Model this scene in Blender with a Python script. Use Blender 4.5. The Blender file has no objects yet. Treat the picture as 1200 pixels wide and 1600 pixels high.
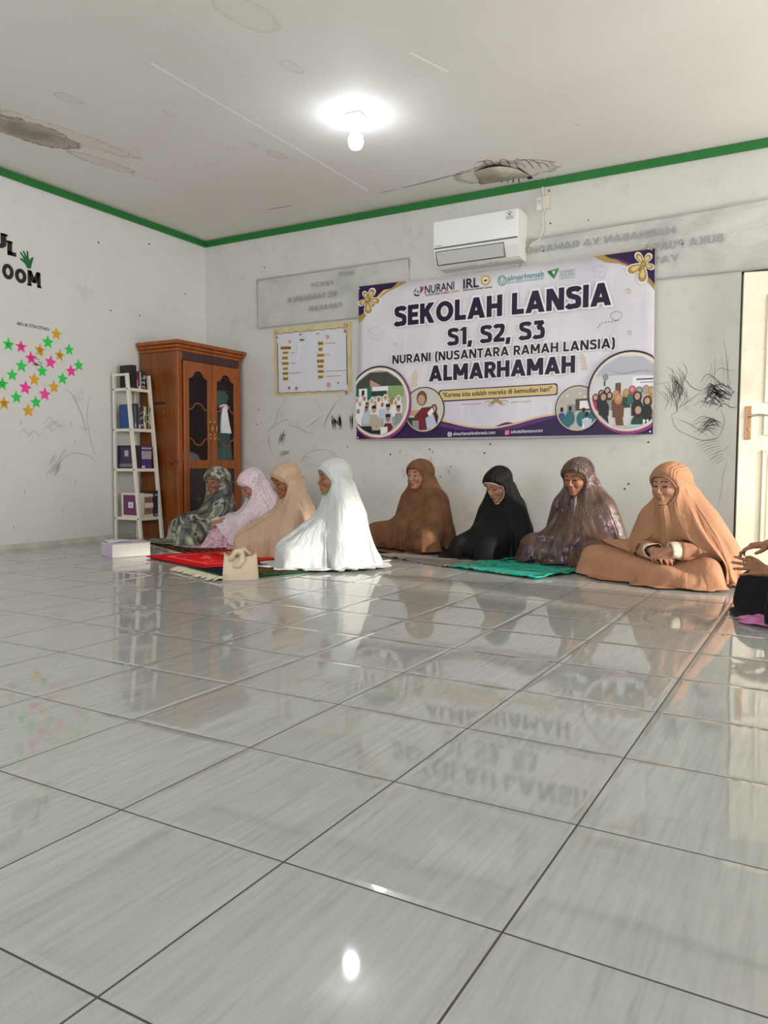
import bpy, bmesh, math, random
import numpy as np
from mathutils import Vector, Matrix, Euler, noise as mnoise

# ------------------------------------------------------------------ camera, world, sun, area lights, exposure
scene = bpy.context.scene
CAMZ, FPX = 0.6857, 1209.9
YAW, PITCH, ROLL = -0.5192, -0.0612, 0.0049
_cy, _sy, _cp, _sp = math.cos(YAW), math.sin(YAW), math.cos(PITCH), math.sin(PITCH)
FW = Vector((_sy * _cp, _cy * _cp, _sp)); RT = Vector((_cy, -_sy, 0)); UP = RT.cross(FW)
RT, UP = RT * math.cos(ROLL) + UP * math.sin(ROLL), UP * math.cos(ROLL) - RT * math.sin(ROLL)
cam_d = bpy.data.cameras.new('camera'); cam = bpy.data.objects.new('camera', cam_d)
scene.collection.objects.link(cam); scene.camera = cam
cam.matrix_world = Matrix(((RT.x, UP.x, -FW.x, 0), (RT.y, UP.y, -FW.y, 0), (RT.z, UP.z, -FW.z, CAMZ), (0, 0, 0, 1)))
cam_d.sensor_fit = 'VERTICAL'; cam_d.sensor_height = 36; cam_d.lens = FPX / 1600 * 36
cam_d.clip_start = 0.02

XL, YB, ZC, XR, YF = -5.598, 6.088, 2.95, 2.6, -3.2      # left wall, back wall, ceiling, right wall, wall behind the camera
world = bpy.data.worlds.new('world'); scene.world = world; world.use_nodes = True
wb = world.node_tree.nodes['Background']; wb.inputs[0].default_value = (0.9, 0.95, 1.0, 1); wb.inputs[1].default_value = 1.0
vs = scene.view_settings
vs.view_transform = 'Standard'; vs.look = 'None'; vs.gamma = 1; vs.use_curve_mapping = False; vs.exposure = 0.4

def area(name, loc, rot, sx, sy, power, col=(1, 1, 1)):
    d = bpy.data.lights.new(name, 'AREA'); d.shape = 'RECTANGLE'; d.size = sx; d.size_y = sy; d.energy = power; d.color = col
    o = bpy.data.objects.new(name, d); scene.collection.objects.link(o); o.location = loc; o.rotation_euler = rot
    return o
PI = math.pi
# daylight through the windows behind the camera and in the right wall
area('window_daylight', (-3.3, YF + .05, 1.65), (PI / 2, 0, 0), 3.0, 1.3, 70, (.97, .99, 1))
area('window_daylight', (0.6, YF + .05, 1.65), (PI / 2, 0, 0), 2.4, 1.3, 54, (.97, .99, 1))
area('doorway_daylight', (XR - .02, 4.55, 1.05), (PI / 2, 0, PI / 2), 2.3, 2.0, 74, (1, .95, .88))
sun_d = bpy.data.lights.new('sun', 'SUN'); sun_d.energy = 3.2; sun_d.angle = math.radians(2.5); sun_d.color = (1, .90, .78)
sun = bpy.data.objects.new('sun', sun_d); scene.collection.objects.link(sun)
sun.rotation_euler = Vector((-1, .07, -.30)).to_track_quat('-Z', 'Y').to_euler()

# ------------------------------------------------------------------ helpers
def ray(px, py):
    return FW + RT * ((px - 600) / FPX) - UP * ((py - 800) / FPX)
def on_back(px, py, off=0):
    d = ray(px, py); t = (YB - off) / d.y; return Vector((d.x * t, YB - off, d.z * t + CAMZ))
def on_left(px, py, off=0):
    d = ray(px, py); t = (XL + off) / d.x; return Vector((XL + off, d.y * t, d.z * t + CAMZ))
def on_z(px, py, z=0):
    d = ray(px, py); t = (z - CAMZ) / d.z; return Vector((d.x * t, d.y * t, z))

def srgb(r, g, b):
    f = lambda c: c / 12.92 if c <= .04045 else ((c + .055) / 1.055) ** 2.4
    return (f(r / 255), f(g / 255), f(b / 255), 1)

class NT:                                                   # small node-tree helper
    def __init__(s, m): s.t = m.node_tree; s.n = s.t.nodes; s.l = s.t.links
    def add(s, typ, **kw):
        n = s.n.new(typ)
        for k, v in kw.items():
            if k.startswith('i_'):
                key = k[2:]; key = int(key) if key.isdigit() else key
                if hasattr(v, 'node'): s.l.new(v, n.inputs[key])
                else: n.inputs[key].default_value = v
            else: setattr(n, k, v)
        return n
    def math(s, op, a, b=None, c=None):
        n = s.n.new('ShaderNodeMath'); n.operation = op
        for i, v in enumerate((a, b, c)):
            if v is None: continue
            if hasattr(v, 'node'): s.l.new(v, n.inputs[i])
            else: n.inputs[i].default_value = v
        return n.outputs[0]
    def mix(s, fac, a, b, mode='MIX'):
        n = s.n.new('ShaderNodeMix'); n.data_type = 'RGBA'; n.blend_type = mode
        for i, v in ((0, fac), (6, a), (7, b)):
            if hasattr(v, 'node'): s.l.new(v, n.inputs[i])
            else: n.inputs[i].default_value = v
        return n.outputs[2]
    def ramp(s, fac, stops, interp='LINEAR'):
        n = s.n.new('ShaderNodeValToRGB'); n.color_ramp.interpolation = interp; e = n.color_ramp.elements
        while len(e) < len(stops): e.new(.5)
        for x, (p, c) in zip(e, stops):
            x.position = p; x.color = c if len(c) == 4 else (*c, 1)
        s.l.new(fac, n.inputs[0]); return n.outputs[0]
    def coords(s, which='Object'):
        return s.add('ShaderNodeTexCoord').outputs[which]
    def mapping(s, vec, scale=(1, 1, 1), loc=(0, 0, 0), rot=(0, 0, 0)):
        n = s.add('ShaderNodeMapping'); s.l.new(vec, n.inputs[0])
        n.inputs[1].default_value = loc; n.inputs[2].default_value = rot; n.inputs[3].default_value = scale; return n.outputs[0]
    def noise(s, vec, scale, detail=4, rough=.55, dist=0, out=0):
        n = s.add('ShaderNodeTexNoise'); s.l.new(vec, n.inputs['Vector'])
        n.inputs['Scale'].default_value = scale; n.inputs['Detail'].default_value = detail
        n.inputs['Roughness'].default_value = rough; n.inputs['Distortion'].default_value = dist; return n.outputs[out]
    def bump(s, h, strength=.2, dist=.01):
        n = s.add('ShaderNodeBump'); n.inputs['Strength'].default_value = strength; n.inputs['Distance'].default_value = dist
        s.l.new(h, n.inputs['Height']); return n.outputs[0]
MATS = {}
def mat(name, col=(.8, .8, .8, 1), rough=.6, metal=0, spec=.5, emit=None, estr=0, sheen=0, trans=0, alpha=1, build=None):
    if name in MATS: return MATS[name]
    m = bpy.data.materials.new(name); m.use_nodes = True; MATS[name] = m
    t = NT(m); b = m.node_tree.nodes['Principled BSDF']
    b.inputs['Base Color'].default_value = col; b.inputs['Roughness'].default_value = rough; b.inputs['Metallic'].default_value = metal
    b.inputs['Specular IOR Level'].default_value = spec; b.inputs['Sheen Weight'].default_value = sheen
    b.inputs['Transmission Weight'].default_value = trans; b.inputs['Alpha'].default_value = alpha
    if emit: b.inputs['Emission Color'].default_value = emit; b.inputs['Emission Strength'].default_value = estr
    if build: build(t, b)
    m.diffuse_color = col
    return m
def noisy(name, c1, c2, scale=8, rough=.6, bump=0, stretch=(1, 1, 1), detail=5, spec=.5, sheen=0, lo=.35, hi=.65, metal=0):
    """procedural two-tone noise material"""
    def f(t, b):
        v = t.mapping(t.coords(), stretch); n = t.noise(v, scale, detail)
        t.l.new(t.ramp(n, [(lo, c1), (hi, c2)]), b.inputs['Base Color'])
        if bump: t.l.new(t.bump(n, bump, .004), b.inputs['Normal'])
    return mat(name, c1, rough, metal, spec, sheen=sheen, build=f)

COL = scene.collection
def mesh_obj(name, verts, faces, m=None, parent=None, smooth=False, mids=None, uvs=None):
    me = bpy.data.meshes.new(name); me.from_pydata([tuple(v) for v in verts], [], [tuple(f) for f in faces]); me.update()
    for x in (m if isinstance(m, (list, tuple)) else [m]):
        if x: me.materials.append(x)
    if mids is not None: me.polygons.foreach_set('material_index', mids)
    if smooth: me.polygons.foreach_set('use_smooth', [True] * len(me.polygons))
    if uvs is not None:
        ul = me.uv_layers.new(name='UVMap')
        li = np.zeros(len(me.loops), dtype=np.int32); me.loops.foreach_get('vertex_index', li)
        ul.data.foreach_set('uv', np.asarray(uvs, dtype=np.float32)[li].ravel())
    o = bpy.data.objects.new(name, me); COL.objects.link(o)
    if parent: o.parent = parent
    return o
class MB:                                                   # mesh collector
    def __init__(s): s.v = []; s.f = []; s.m = []; s.mi = 0
    def add(s, vs_, fs):
        k = len(s.v); s.v += [Vector(v) for v in vs_]; s.f += [tuple(i + k for i in f) for f in fs]; s.m += [s.mi] * len(fs); return s
    def box(s, lo, hi, bev=0):
        if bev: return s.bbox(lo, hi, bev)
        x0, y0, z0 = lo; x1, y1, z1 = hi
        return s.add([(x0, y0, z0), (x1, y0, z0), (x1, y1, z0), (x0, y1, z0), (x0, y0, z1), (x1, y0, z1), (x1, y1, z1), (x0, y1, z1)],
                     [(0, 3, 2, 1), (4, 5, 6, 7), (0, 1, 5, 4), (1, 2, 6, 5), (2, 3, 7, 6), (3, 0, 4, 7)])
    def bm(s, bm):
        bm.verts.ensure_lookup_table(); bm.verts.index_update()
        s.add([v.co.copy() for v in bm.verts], [[v.index for v in f.verts] for f in bm.faces]); bm.free(); return s
    def bbox(s, lo, hi, bev=.004, seg=2):
        bm = bmesh.new(); bmesh.ops.create_cube(bm, size=1)
        c = [(a + b) / 2 for a, b in zip(lo, hi)]; d = [abs(b - a) for a, b in zip(lo, hi)]
        for v in bm.verts: v.co = Vector((v.co.x * d[0] + c[0], v.co.y * d[1] + c[1], v.co.z * d[2] + c[2]))
        bmesh.ops.bevel(bm, geom=bm.edges[:], offset=min(bev, min(d) * .45), segments=seg, profile=.5, affect='EDGES')
        return s.bm(bm)
    def bar(s, a, b, w, d, up=(0, 0, 1)):
        a, b = Vector(a), Vector(b); t = (b - a).normalized(); u = Vector(up); x = t.cross(u)
        if x.length < 1e-4: x = t.cross(Vector((1, 0, 0)))
        x.normalize(); y = x.cross(t)
        vs_ = [p + x * (sx * w / 2) + y * (sy * d / 2) for p in (a, b) for sx, sy in ((-1, -1), (1, -1), (1, 1), (-1, 1))]
        return s.add(vs_, [(0, 3, 2, 1), (4, 5, 6, 7), (0, 1, 5, 4), (1, 2, 6, 5), (2, 3, 7, 6), (3, 0, 4, 7)])
    def tube(s, pts, r, n=8, caps=True):
        pts = [Vector(p) for p in pts]; rs = r if isinstance(r, (list, tuple)) else [r] * len(pts); k = len(s.v); X = None; vs_ = []
        for i, p in enumerate(pts):
            t = (pts[min(i + 1, len(pts) - 1)] - pts[max(i - 1, 0)]).normalized()
            if X is None: X = t.cross(Vector((0, 0, 1)) if abs(t.z) < .9 else Vector((1, 0, 0))).normalized()
            X = (X - t * X.dot(t)).normalized(); Y = t.cross(X)
            vs_ += [p + (X * math.cos(2 * PI * j / n) + Y * math.sin(2 * PI * j / n)) * rs[i] for j in range(n)]
        fs = [(i * n + j, i * n + (j + 1) % n, (i + 1) * n + (j + 1) % n, (i + 1) * n + j) for i in range(len(pts) - 1) for j in range(n)]
        if caps: fs += [tuple(range(n))[::-1], tuple(range((len(pts) - 1) * n, len(pts) * n))]
        return s.add(vs_, fs)
    def lathe(s, prof, center=(0, 0, 0), n=24):
        c = Vector(center); vs_ = [c + Vector((r * math.cos(2 * PI * j / n), r * math.sin(2 * PI * j / n), z)) for r, z in prof for j in range(n)]
        fs = [(i * n + j, i * n + (j + 1) % n, (i + 1) * n + (j + 1) % n, (i + 1) * n + j) for i in range(len(prof) - 1) for j in range(n)]
        return s.add(vs_, fs)
    def ball(s, c, r, n=12, sub=None):
        bm = bmesh.new(); bmesh.ops.create_uvsphere(bm, u_segments=n, v_segments=max(6, n // 2), radius=1)
        r = r if isinstance(r, (tuple, list)) else (r, r, r)
        for v in bm.verts: v.co = Vector((v.co.x * r[0] + c[0], v.co.y * r[1] + c[1], v.co.z * r[2] + c[2]))
        return s.bm(bm)
    def prism(s, poly, thick, fn):
        """polygon (u,v) list -> solid of a given thickness through fn(u,v,w)->Vector"""
        n = len(poly); vs_ = [fn(u, v, 0) for u, v in poly] + [fn(u, v, thick) for u, v in poly]
        fs = [tuple(range(n))[::-1], tuple(range(n, 2 * n))] + [(i, (i + 1) % n, n + (i + 1) % n, n + i) for i in range(n)]
        return s.add(vs_, fs)
    def build(s, name, m=None, parent=None, smooth=False, fix=False):
        o = mesh_obj(name, s.v, s.f, m, parent, smooth, s.m)
        if fix:
            bm = bmesh.new(); bm.from_mesh(o.data); bmesh.ops.recalc_face_normals(bm, faces=bm.faces); bm.to_mesh(o.data); bm.free()
        return o
def autosmooth(o, ang=40):
    me = o.data; me.polygons.foreach_set('use_smooth', [True] * len(me.polygons)); me.set_sharp_from_angle(angle=math.radians(ang)); return o
def tag(o, label, cat, group=None, kind=None):
    o['label'] = label; o['category'] = cat
    if group: o['group'] = group
    if kind: o['kind'] = kind
    return o
def thing(name, label, cat, loc=(0, 0, 0), rz=0, group=None):
    o = bpy.data.objects.new(name, None); COL.objects.link(o); o.location = loc; o.rotation_euler = (0, 0, rz); o.empty_display_size = .1
    return tag(o, label, cat, group)
def struct(o):
    o['kind'] = 'structure'; return o
def origin_to(o, p):
    p = Vector(p); o.data.transform(Matrix.Translation(-p)); o.location = p; return o
def text_mesh(s, size=1, bold=0.0, align='LEFT', shear=0, spacing=1):
    """flat filled lettering as (verts, faces) from the built-in font"""
    cu = bpy.data.curves.new('t', 'FONT'); cu.body = s; cu.size = size; cu.offset = bold; cu.align_x = align; cu.shear = shear; cu.space_character = spacing
    cu.resolution_u = 3; cu.fill_mode = 'FRONT' if hasattr(cu, 'fill_mode') else 'BOTH'
    o = bpy.data.objects.new('t', cu); COL.objects.link(o)
    dg = bpy.context.evaluated_depsgraph_get(); me = bpy.data.meshes.new_from_object(o.evaluated_get(dg))
    vs_ = [v.co.copy() for v in me.vertices]; fs = [tuple(p.vertices) for p in me.polygons]
    bpy.data.objects.remove(o); bpy.data.curves.remove(cu); bpy.data.meshes.remove(me)
    return vs_, fs
def curve(pts, n=14):
    """smooth polyline through image points (Catmull-Rom)"""
    P = [np.array(p, float) for p in pts]; P = [2 * P[0] - P[1]] + P + [2 * P[-1] - P[-2]]; out = []
    for i in range(1, len(P) - 2):
        for k in range(n):
            t = k / n; a, b, c, d = P[i - 1:i + 3]
            out.append(tuple(.5 * (2 * b + (c - a) * t + (2 * a - 5 * b + 4 * c - d) * t * t + (3 * b - a - 3 * c + d) * t ** 3)))
    return out + [tuple(P[-2])]
# heavy sans lettering drawn from strokes: every glyph is (advance, [strokes]); a stroke is a centre line or a slanted bar
def _arc(cx, cy, rx, ry, a0, a1, n=14): return [(cx + rx * math.cos(a), cy + ry * math.sin(a)) for a in np.linspace(math.radians(a0), math.radians(a1), n)]
def glyph(c, t):
    h = t / 2; V = lambda x, a=0, b=1: [(x, a), (x, b)]; H = lambda y, a, b: [(a, y), (b, y)]; SL = lambda x0, y0, x1, y1, k=1.08: ('bar', x0, y0, x1, y1, t * k)
    sc = lambda pts: curve(pts, 5)
    if c == 'S': return .64, [sc([(.57, .78), (.49, .87), (.33, 1 - h), (.15, .85), (h + .01, .72), (.17, .60), (.35, .52), (.50, .44), (.64 - h, .29), (.50, .13), (.32, h), (.15, .10), (.05, .20)])]
    if c == 'E': return .56, [V(h), H(h, 0, .56), H(1 - h, 0, .56), H(.5, 0, .52)]
    if c == 'K': return .74, [V(h), SL(.12, .34, .58, 1, 1.3), SL(.60, 0, .30, .62, 1.2)]
    if c == 'O': return .86, [_arc(.43, .5, .43 - h, .5 - h, 0, 360, 30)]
    if c == 'L': return .54, [V(h), H(h, 0, .54)]
    if c == 'A': return .84, [SL(h * 1.05, 0, .42, 1), SL(.84 - h * 1.05, 0, .42, 1), H(.27, .18, .66)]
    if c == 'H': return .72, [V(h), V(.72 - h), H(.5, 0, .72)]
    if c == 'N': return .76, [V(h), V(.76 - h), SL(h * 1.1, 1, .76 - h * 1.1, 0, 1.2)]
    if c == 'M': return .90, [V(h), V(.90 - h), SL(h * 1.1, 1, .45, .25, 1.15), SL(.90 - h * 1.1, 1, .45, .25, 1.15)]
    if c == 'I': return t, [V(h)]
    if c == 'U': return .72, [[(h, 1), (h, .38)] + _arc(.36, .36, .36 - h, .36 - h, 180, 360) + [(.72 - h, .38), (.72 - h, 1)]]
    if c == 'R': return .66, [V(h), [(0, 1 - h), (.34, 1 - h)] + _arc(.36, .67, .30 - h, .33 - h, 90, -90) + [(.34, .34 + h), (0, .34 + h)], SL(.58, 0, .36, .40, 1.15)]
    if c == 'T': return .62, [V(.31), H(1 - h, 0, .62)]
    if c == '1': return .36, [V(.36 - h), ('bar', .02, .80, .26, 1, t * .9)]
    if c == '2': return .60, [sc([(.06, .80), (.16, .90), (.30, 1 - h), (.47, .88), (.60 - h, .72), (.42, .50), (.12, .16)]), H(h, .02, .60)]
    if c == '3': return .60, [[(.06, 1 - h), (.52, 1 - h)], [(.50, .94), (.26, .60)], sc([(.22, .60), (.38, .60), (.60 - h, .46), (.60 - h, .28), (.46, .14), (.30, h), (.14, .10), (.04, .17)])]
    if c == 'B': return .64, [V(h), [(0, 1 - h), (.30, 1 - h)] + _arc(.34, .745, .27 - h, .255 - h, 90, -90, 8) + [(0, .5)], [(.30, .5)] + _arc(.35, .27, .29 - h, .27 - h, 90, -90, 8) + [(0, h)]]
    if c == 'D': return .74, [V(h), [(0, 1 - h), (.30, 1 - h)] + _arc(.30, .5, .44 - h, .5 - h, 90, -90) + [(0, h)]]
    if c == 'P': return .62, [V(h), [(0, 1 - h), (.32, 1 - h)] + _arc(.34, .66, .28 - h, .34 - h, 90, -90) + [(0, .32 + h)]]
    if c == 'Y': return .76, [V(.38, 0, .45), SL(.38, .38, .10, 1), SL(.38, .38, .66, 1)]
    if c == '0': return .66, [_arc(.33, .5, .33 - h, .5 - h, 0, 360, 24)]
    if c == '4': return .66, [V(.50), H(.28, 0, .66), SL(.08, .28, .42, 1)]
    if c == '/': return .44, [SL(.06, 0, .36, 1)]
    if c == '&': return .72, [sc([(.68, .02), (.24, .62), (.22, .82), (.34, .9), (.44, .8), (.40, .66), (.12, .38), (.10, .18), (.30, .09), (.52, .2), (.64, .45)])]
    if c == ',': return .24, [('bar', .08, -.16, .14, t * .95, t)]
    if c == '(': return .30, [sc([(.25, 1.06), (.13, .80), (h + .02, .45), (.13, .10), (.25, -.16)])]
    if c == ')': return .30, [sc([(.05, 1.06), (.17, .80), (.28 - h, .45), (.17, .10), (.05, -.16)])]
    return .30, []
def heavy_text(s, t=.2, grow=0, track=.07):
    """(list of polygons, width, ) of a heavy line of lettering, cap height 1"""
    x, out = 0, []
    for c in s:
        adv, st = glyph(c, t)
        for k in st:
            if k[0] == 'bar':
                _, x0, y0, x1, y1, w = k; g = grow
                d = math.hypot(x1 - x0, y1 - y0); ex, ey = (x1 - x0) / d * g * 1.4, (y1 - y0) / d * g * 1.4; hw = w / 2 + g * 1.25
                out.append([(x + x0 - ex - hw, y0 - ey), (x + x0 - ex + hw, y0 - ey), (x + x1 + ex + hw, y1 + ey), (x + x1 + ex - hw, y1 + ey)])
            else:
                P = [np.array(p) for p in k]; n = len(P); L = []; closed = np.linalg.norm(P[0] - P[-1]) < 1e-6
                for i, p in enumerate(P):
                    a, b = (P[i - 1] if i else (P[-2] if closed else p)), (P[i + 1] if i < n - 1 else (P[1] if closed else p)); d = (b - a) / np.linalg.norm(b - a)
                    e = 0 if closed else (-grow if i == 0 else grow if i == n - 1 else 0); q = np.array((-d[1], d[0])) * (t / 2 + grow); L.append((p + d * e + q, p + d * e - q))
                out += [[tuple(L[i][0] + (x, 0)), tuple(L[i][1] + (x, 0)), tuple(L[i + 1][1] + (x, 0)), tuple(L[i + 1][0] + (x, 0))] for i in range(n - 1)]
        x += adv + track
    return out, x - track
# ------------------------------------------------------------------ the room
def wall_nodes(base, dark, seed, dirt=.3):
    def f(t, b):
        c = t.coords()
        n1 = t.noise(t.mapping(c, loc=(seed, 0, 0)), 1.3, 6, .6); n2 = t.noise(t.mapping(c, loc=(0, seed, 0)), 7, 8, .7)
        col = t.mix(t.ramp(n1, [(.42, (0, 0, 0)), (.75, (.35, .35, .35))]), base, dark)
        col = t.mix(t.ramp(n2, [(.54, (0, 0, 0)), (.76, (dirt * 1.1,) * 3)]), col, dark)
        n3 = t.noise(t.mapping(c, loc=(seed, 3, 0)), 2.2, 10, .75)
        col = t.mix(t.ramp(n3, [(.62, (0, 0, 0)), (.74, (dirt,) * 3)]), col, srgb(150, 148, 138))
        t.l.new(col, b.inputs['Base Color'])
        n4 = t.noise(c, 40, 3); t.l.new(t.bump(n4, .12, .004), b.inputs['Normal'])
    return f
M_WALL_B = mat('back_wall_paint', rough=.55, build=wall_nodes(srgb(218, 217, 212), srgb(188, 185, 177), 3.1, .55))
M_WALL_L = mat('left_wall_paint', rough=.5, build=wall_nodes(srgb(226, 226, 223), srgb(208, 207, 202), 7.7))
M_MARK = mat('pencil_mark', srgb(118, 114, 110), .9); M_SMUDGE = mat('soot_smudge', srgb(150, 147, 140), .9); M_FAINT = mat('faint_mark', srgb(172, 168, 160), .9)
M_HOLE = mat('nail_hole', srgb(60, 58, 54), .9)

def floor_nodes(t, b):
    c = t.coords(); s = t.add('ShaderNodeSeparateXYZ', i_0=c)
    u = t.math('DIVIDE', t.math('ADD', s.outputs[0], .7915 + 40 * .4), .4); v = t.math('DIVIDE', t.math('ADD', s.outputs[1], -.6483 + 40 * .3933), .3933)
    iu, iv = t.math('FLOOR', u), t.math('FLOOR', v); fu, fv = t.math('FRACT', u), t.math('FRACT', v)
    cell = t.add('ShaderNodeCombineXYZ', i_0=iu, i_1=iv)
    wn = t.add('ShaderNodeTexWhiteNoise', noise_dimensions='3D', i_Vector=cell.outputs[0])
    du = t.math('MINIMUM', fu, t.math('SUBTRACT', 1, fu)); dv = t.math('MINIMUM', fv, t.math('SUBTRACT', 1, fv))
    gd = t.math('MINIMUM', du, dv)
    grout = t.math('LESS_THAN', gd, .0048)
    off = t.add('ShaderNodeVectorMath', operation='SCALE', i_0=wn.outputs['Color'], i_Scale=20.)
    vec = t.add('ShaderNodeVectorMath', operation='ADD', i_0=t.mapping(c, (1, .07, 1), rot=(0, 0, .05)), i_1=off.outputs[0])
    st = t.noise(vec.outputs[0], 70, 6, .6, .15); st2 = t.noise(vec.outputs[0], 7, 4, .5, .3)
    col = t.ramp(st, [(.25, srgb(156, 159, 154)), (.47, srgb(173, 176, 172)), (.7, srgb(183, 186, 182))])
    col = t.mix(t.ramp(st2, [(.4, (0, 0, 0)), (.7, (.45, .45, .45))]), col, srgb(168, 168, 164))
    col = t.mix(t.math('MULTIPLY', wn.outputs[0], .14), col, srgb(168, 166, 160))
    col = t.mix(grout, col, srgb(58, 55, 52))
    t.l.new(col, b.inputs['Base Color'])
    rn = t.noise(c, 2.5, 5, .6)
    rough = t.math('ADD', t.math('MULTIPLY', rn, .03), .03)
    t.l.new(t.math('MAXIMUM', rough, t.math('MULTIPLY', grout, .7)), b.inputs['Roughness'])
    edge = t.math('SMOOTH_MIN', t.math('MULTIPLY', gd, 22), 1, .3)
    wav = t.noise(t.mapping(c), 3.2, 2, .4)
    h = t.math('ADD', t.math('MULTIPLY', edge, .0012), t.math('MULTIPLY', wav, .0011))
    bn = t.add('ShaderNodeBump', i_Strength=1., i_Distance=1., i_Height=h)
    # every tile is laid at its own very slight tilt
    tilt = t.add('ShaderNodeVectorMath', operation='SUBTRACT', i_0=wn.outputs['Color'], i_1=(.5, .5, .5))
    tl = t.add('ShaderNodeVectorMath', operation='MULTIPLY', i_0=tilt.outputs[0], i_1=(.012, .012, 0))
    sm = t.add('ShaderNodeVectorMath', operation='ADD', i_0=bn.outputs[0], i_1=tl.outputs[0])
    nn = t.add('ShaderNodeVectorMath', operation='NORMALIZE', i_0=sm.outputs[0])
    t.l.new(nn.outputs[0], b.inputs['Normal'])
M_FLOOR = mat('glossy_grey_tiles', srgb(200, 200, 195), .08, spec=.85, build=floor_nodes)
th = .12
struct(MB().box((XL - th, YF - th, -.1), (XR + th, YB + th, 0)).build('floor', M_FLOOR))

class Strokes(MB):
    """pencil strokes and dirt marks lying on a wall; fn maps image points to the wall"""
    def stroke(s, pts, fn, w=.004, mi=1, taper=True):
        s.mi = mi; P = [fn(*p) for p in pts]; n = len(P)
        nrm = Vector((1, 0, 0)) if abs(P[0].x - P[-1].x) < 1e-6 and abs(P[0].x - XL) < .1 else Vector((0, -1, 0))
        L = []
        for i, p in enumerate(P):
            t = (P[min(i + 1, n - 1)] - P[max(i - 1, 0)]).normalized(); q = t.cross(nrm)
            ww = w * (.35 + .65 * math.sin(PI * (i + .5) / n)) if taper else w
            L += [p + q * ww / 2, p - q * ww / 2]
        s.add(L, [(2 * i, 2 * i + 1, 2 * i + 3, 2 * i + 2) for i in range(n - 1)]); s.mi = 0
    def dot(s, p, fn, r=.012, mi=4, sq=1.5):
        s.mi = mi; c = fn(*p); u = Vector((0, 1, 0)) if abs(c.x - XL) < .1 else Vector((1, 0, 0))
        a = random.uniform(0, 3)
        vs_ = [c + u * (math.cos(k * PI / 4) * r * math.cos(a) - math.sin(k * PI / 4) * r / sq * math.sin(a)) + Vector((0, 0, 1)) * (math.cos(k * PI / 4) * r * math.sin(a) + math.sin(k * PI / 4) * r / sq * math.cos(a)) for k in range(8)]
        s.add(vs_, [tuple(range(8))]); s.mi = 0
random.seed(5)
DX0, DX1, DZ = -.575, .30, 2.06                              # doorway in the back wall
wb_ = Strokes()
for lo, hi in (((XL - th, YB, 0), (DX0, YB + th, ZC)), ((DX1, YB, 0), (XR + th, YB + th, ZC)), ((DX0, YB, DZ), (DX1, YB + th, ZC))): wb_.box(lo, hi)
ob = lambda x, y: on_back(x, y, .0015)
S = lambda pts, w=.004, mi=1: wb_.stroke(curve(pts), ob, w, mi)
# marks left of and below the banner
S([(448, 622), (436, 640), (430, 660), (418, 675)], .006, 3); S([(417, 675), (430, 665), (446, 656), (455, 664)], .004, 2); S([(452, 664), (466, 668), (480, 676), (492, 676)], .005, 2)
S([(417, 676), (420, 694), (428, 712)], .004, 3); S([(421, 677), (421, 700)], .003, 3); S([(527, 627), (518, 640), (510, 655), (506, 668)], .008, 1); S([(480, 668), (490, 660), (500, 652)], .010, 3)
for k in range(9): x = random.uniform(-4, 4); S([(443 + x, 675 + random.uniform(-4, 4)), (441 + x, 683), (438 + x, 692 + random.uniform(-4, 4))], .007, 1 if k < 4 else 2)
for k in range(7): S([(436 + k * .5, 714 - k * 1.6 + random.uniform(-1, 1)), (444, 711 - k), (452, 709 - k * .8)], .003, 1)
for k in range(22): x = random.uniform(-7, 7); S([(524 + x, 655 + random.uniform(-8, 4)), (527 + x, 666 + random.uniform(-4, 6))], .012, 3)
for k in range(8): x = random.uniform(-3, 3); S([(548 + x, 650 + random.uniform(-5, 5)), (549 + x * .5, 668 + random.uniform(-8, 6))], .009, 1 if k < 3 else 2)
S([(470, 722), (480, 708), (498, 703), (515, 705), (535, 718)], .004, 2); S([(474, 730), (484, 725), (497, 728)], .004, 3); S([(466, 726), (478, 714), (492, 717)], .004, 3)
S([(640, 757), (648, 762), (651, 776)], .004, 2)
for k in range(8): x, y = random.uniform(588, 700), random.uniform(698, 740); S([(x, y), (x + random.uniform(-3, 3), y + random.uniform(3, 9))], random.uniform(.004, .012), 3)
for p in ((409, 425), (413, 418), (401, 663), (671, 702), (676, 706), (766, 694), (757, 708), (688, 745), (704, 729), (610, 710), (976, 764), (982, 756), (858, 298), (860, 349), (806, 370), (404, 640), (422, 652), (409, 660), (919, 344), (1013, 691), (543, 698)): wb_.dot(p, ob, random.uniform(.006, .011))
# the big pencil scribble beside the door
for k in range(44):
    cx, cy = random.gauss(1058, 7), random.gauss(608, 14); a = random.uniform(6, 16); b = random.uniform(14, 42)
    S([(cx - a * .6, cy - b * .5), (cx + a * random.uniform(-.4, .6), cy - b * .1), (cx + a * random.uniform(-.8, .8), cy + b * .6)], random.uniform(.002, .004), random.choice((1, 2, 2)))
for k in range(52):
    cx, cy = random.gauss(1120, 8), random.gauss(618, 11); a = random.uniform(8, 18); b = random.uniform(3, 12)
    S([(cx - a, cy + b * .5), (cx - a * .3, cy - b), (cx + a * .5, cy - b * .2), (cx + a, cy + b * random.uniform(-1, 1))], random.uniform(.003, .006), random.choice((1, 1, 2)))
for k in range(22):
    cx, cy = random.gauss(1108, 5), random.gauss(664, 6); a = random.uniform(8, 18); S([(cx - a, cy + 3), (cx, cy - random.uniform(2, 8)), (cx + a, cy + random.uniform(-4, 5))], random.uniform(.003, .006), random.choice((1, 2)))
S([(1131, 532), (1134, 550), (1137, 575), (1140, 600), (1138, 640)], .003, 2)
for k in range(7): x = random.uniform(1108, 1142); S([(x, random.uniform(545, 570)), (x + random.uniform(-4, 4), 590), (x + random.uniform(-8, 8), 620)], .002, 3)
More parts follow.
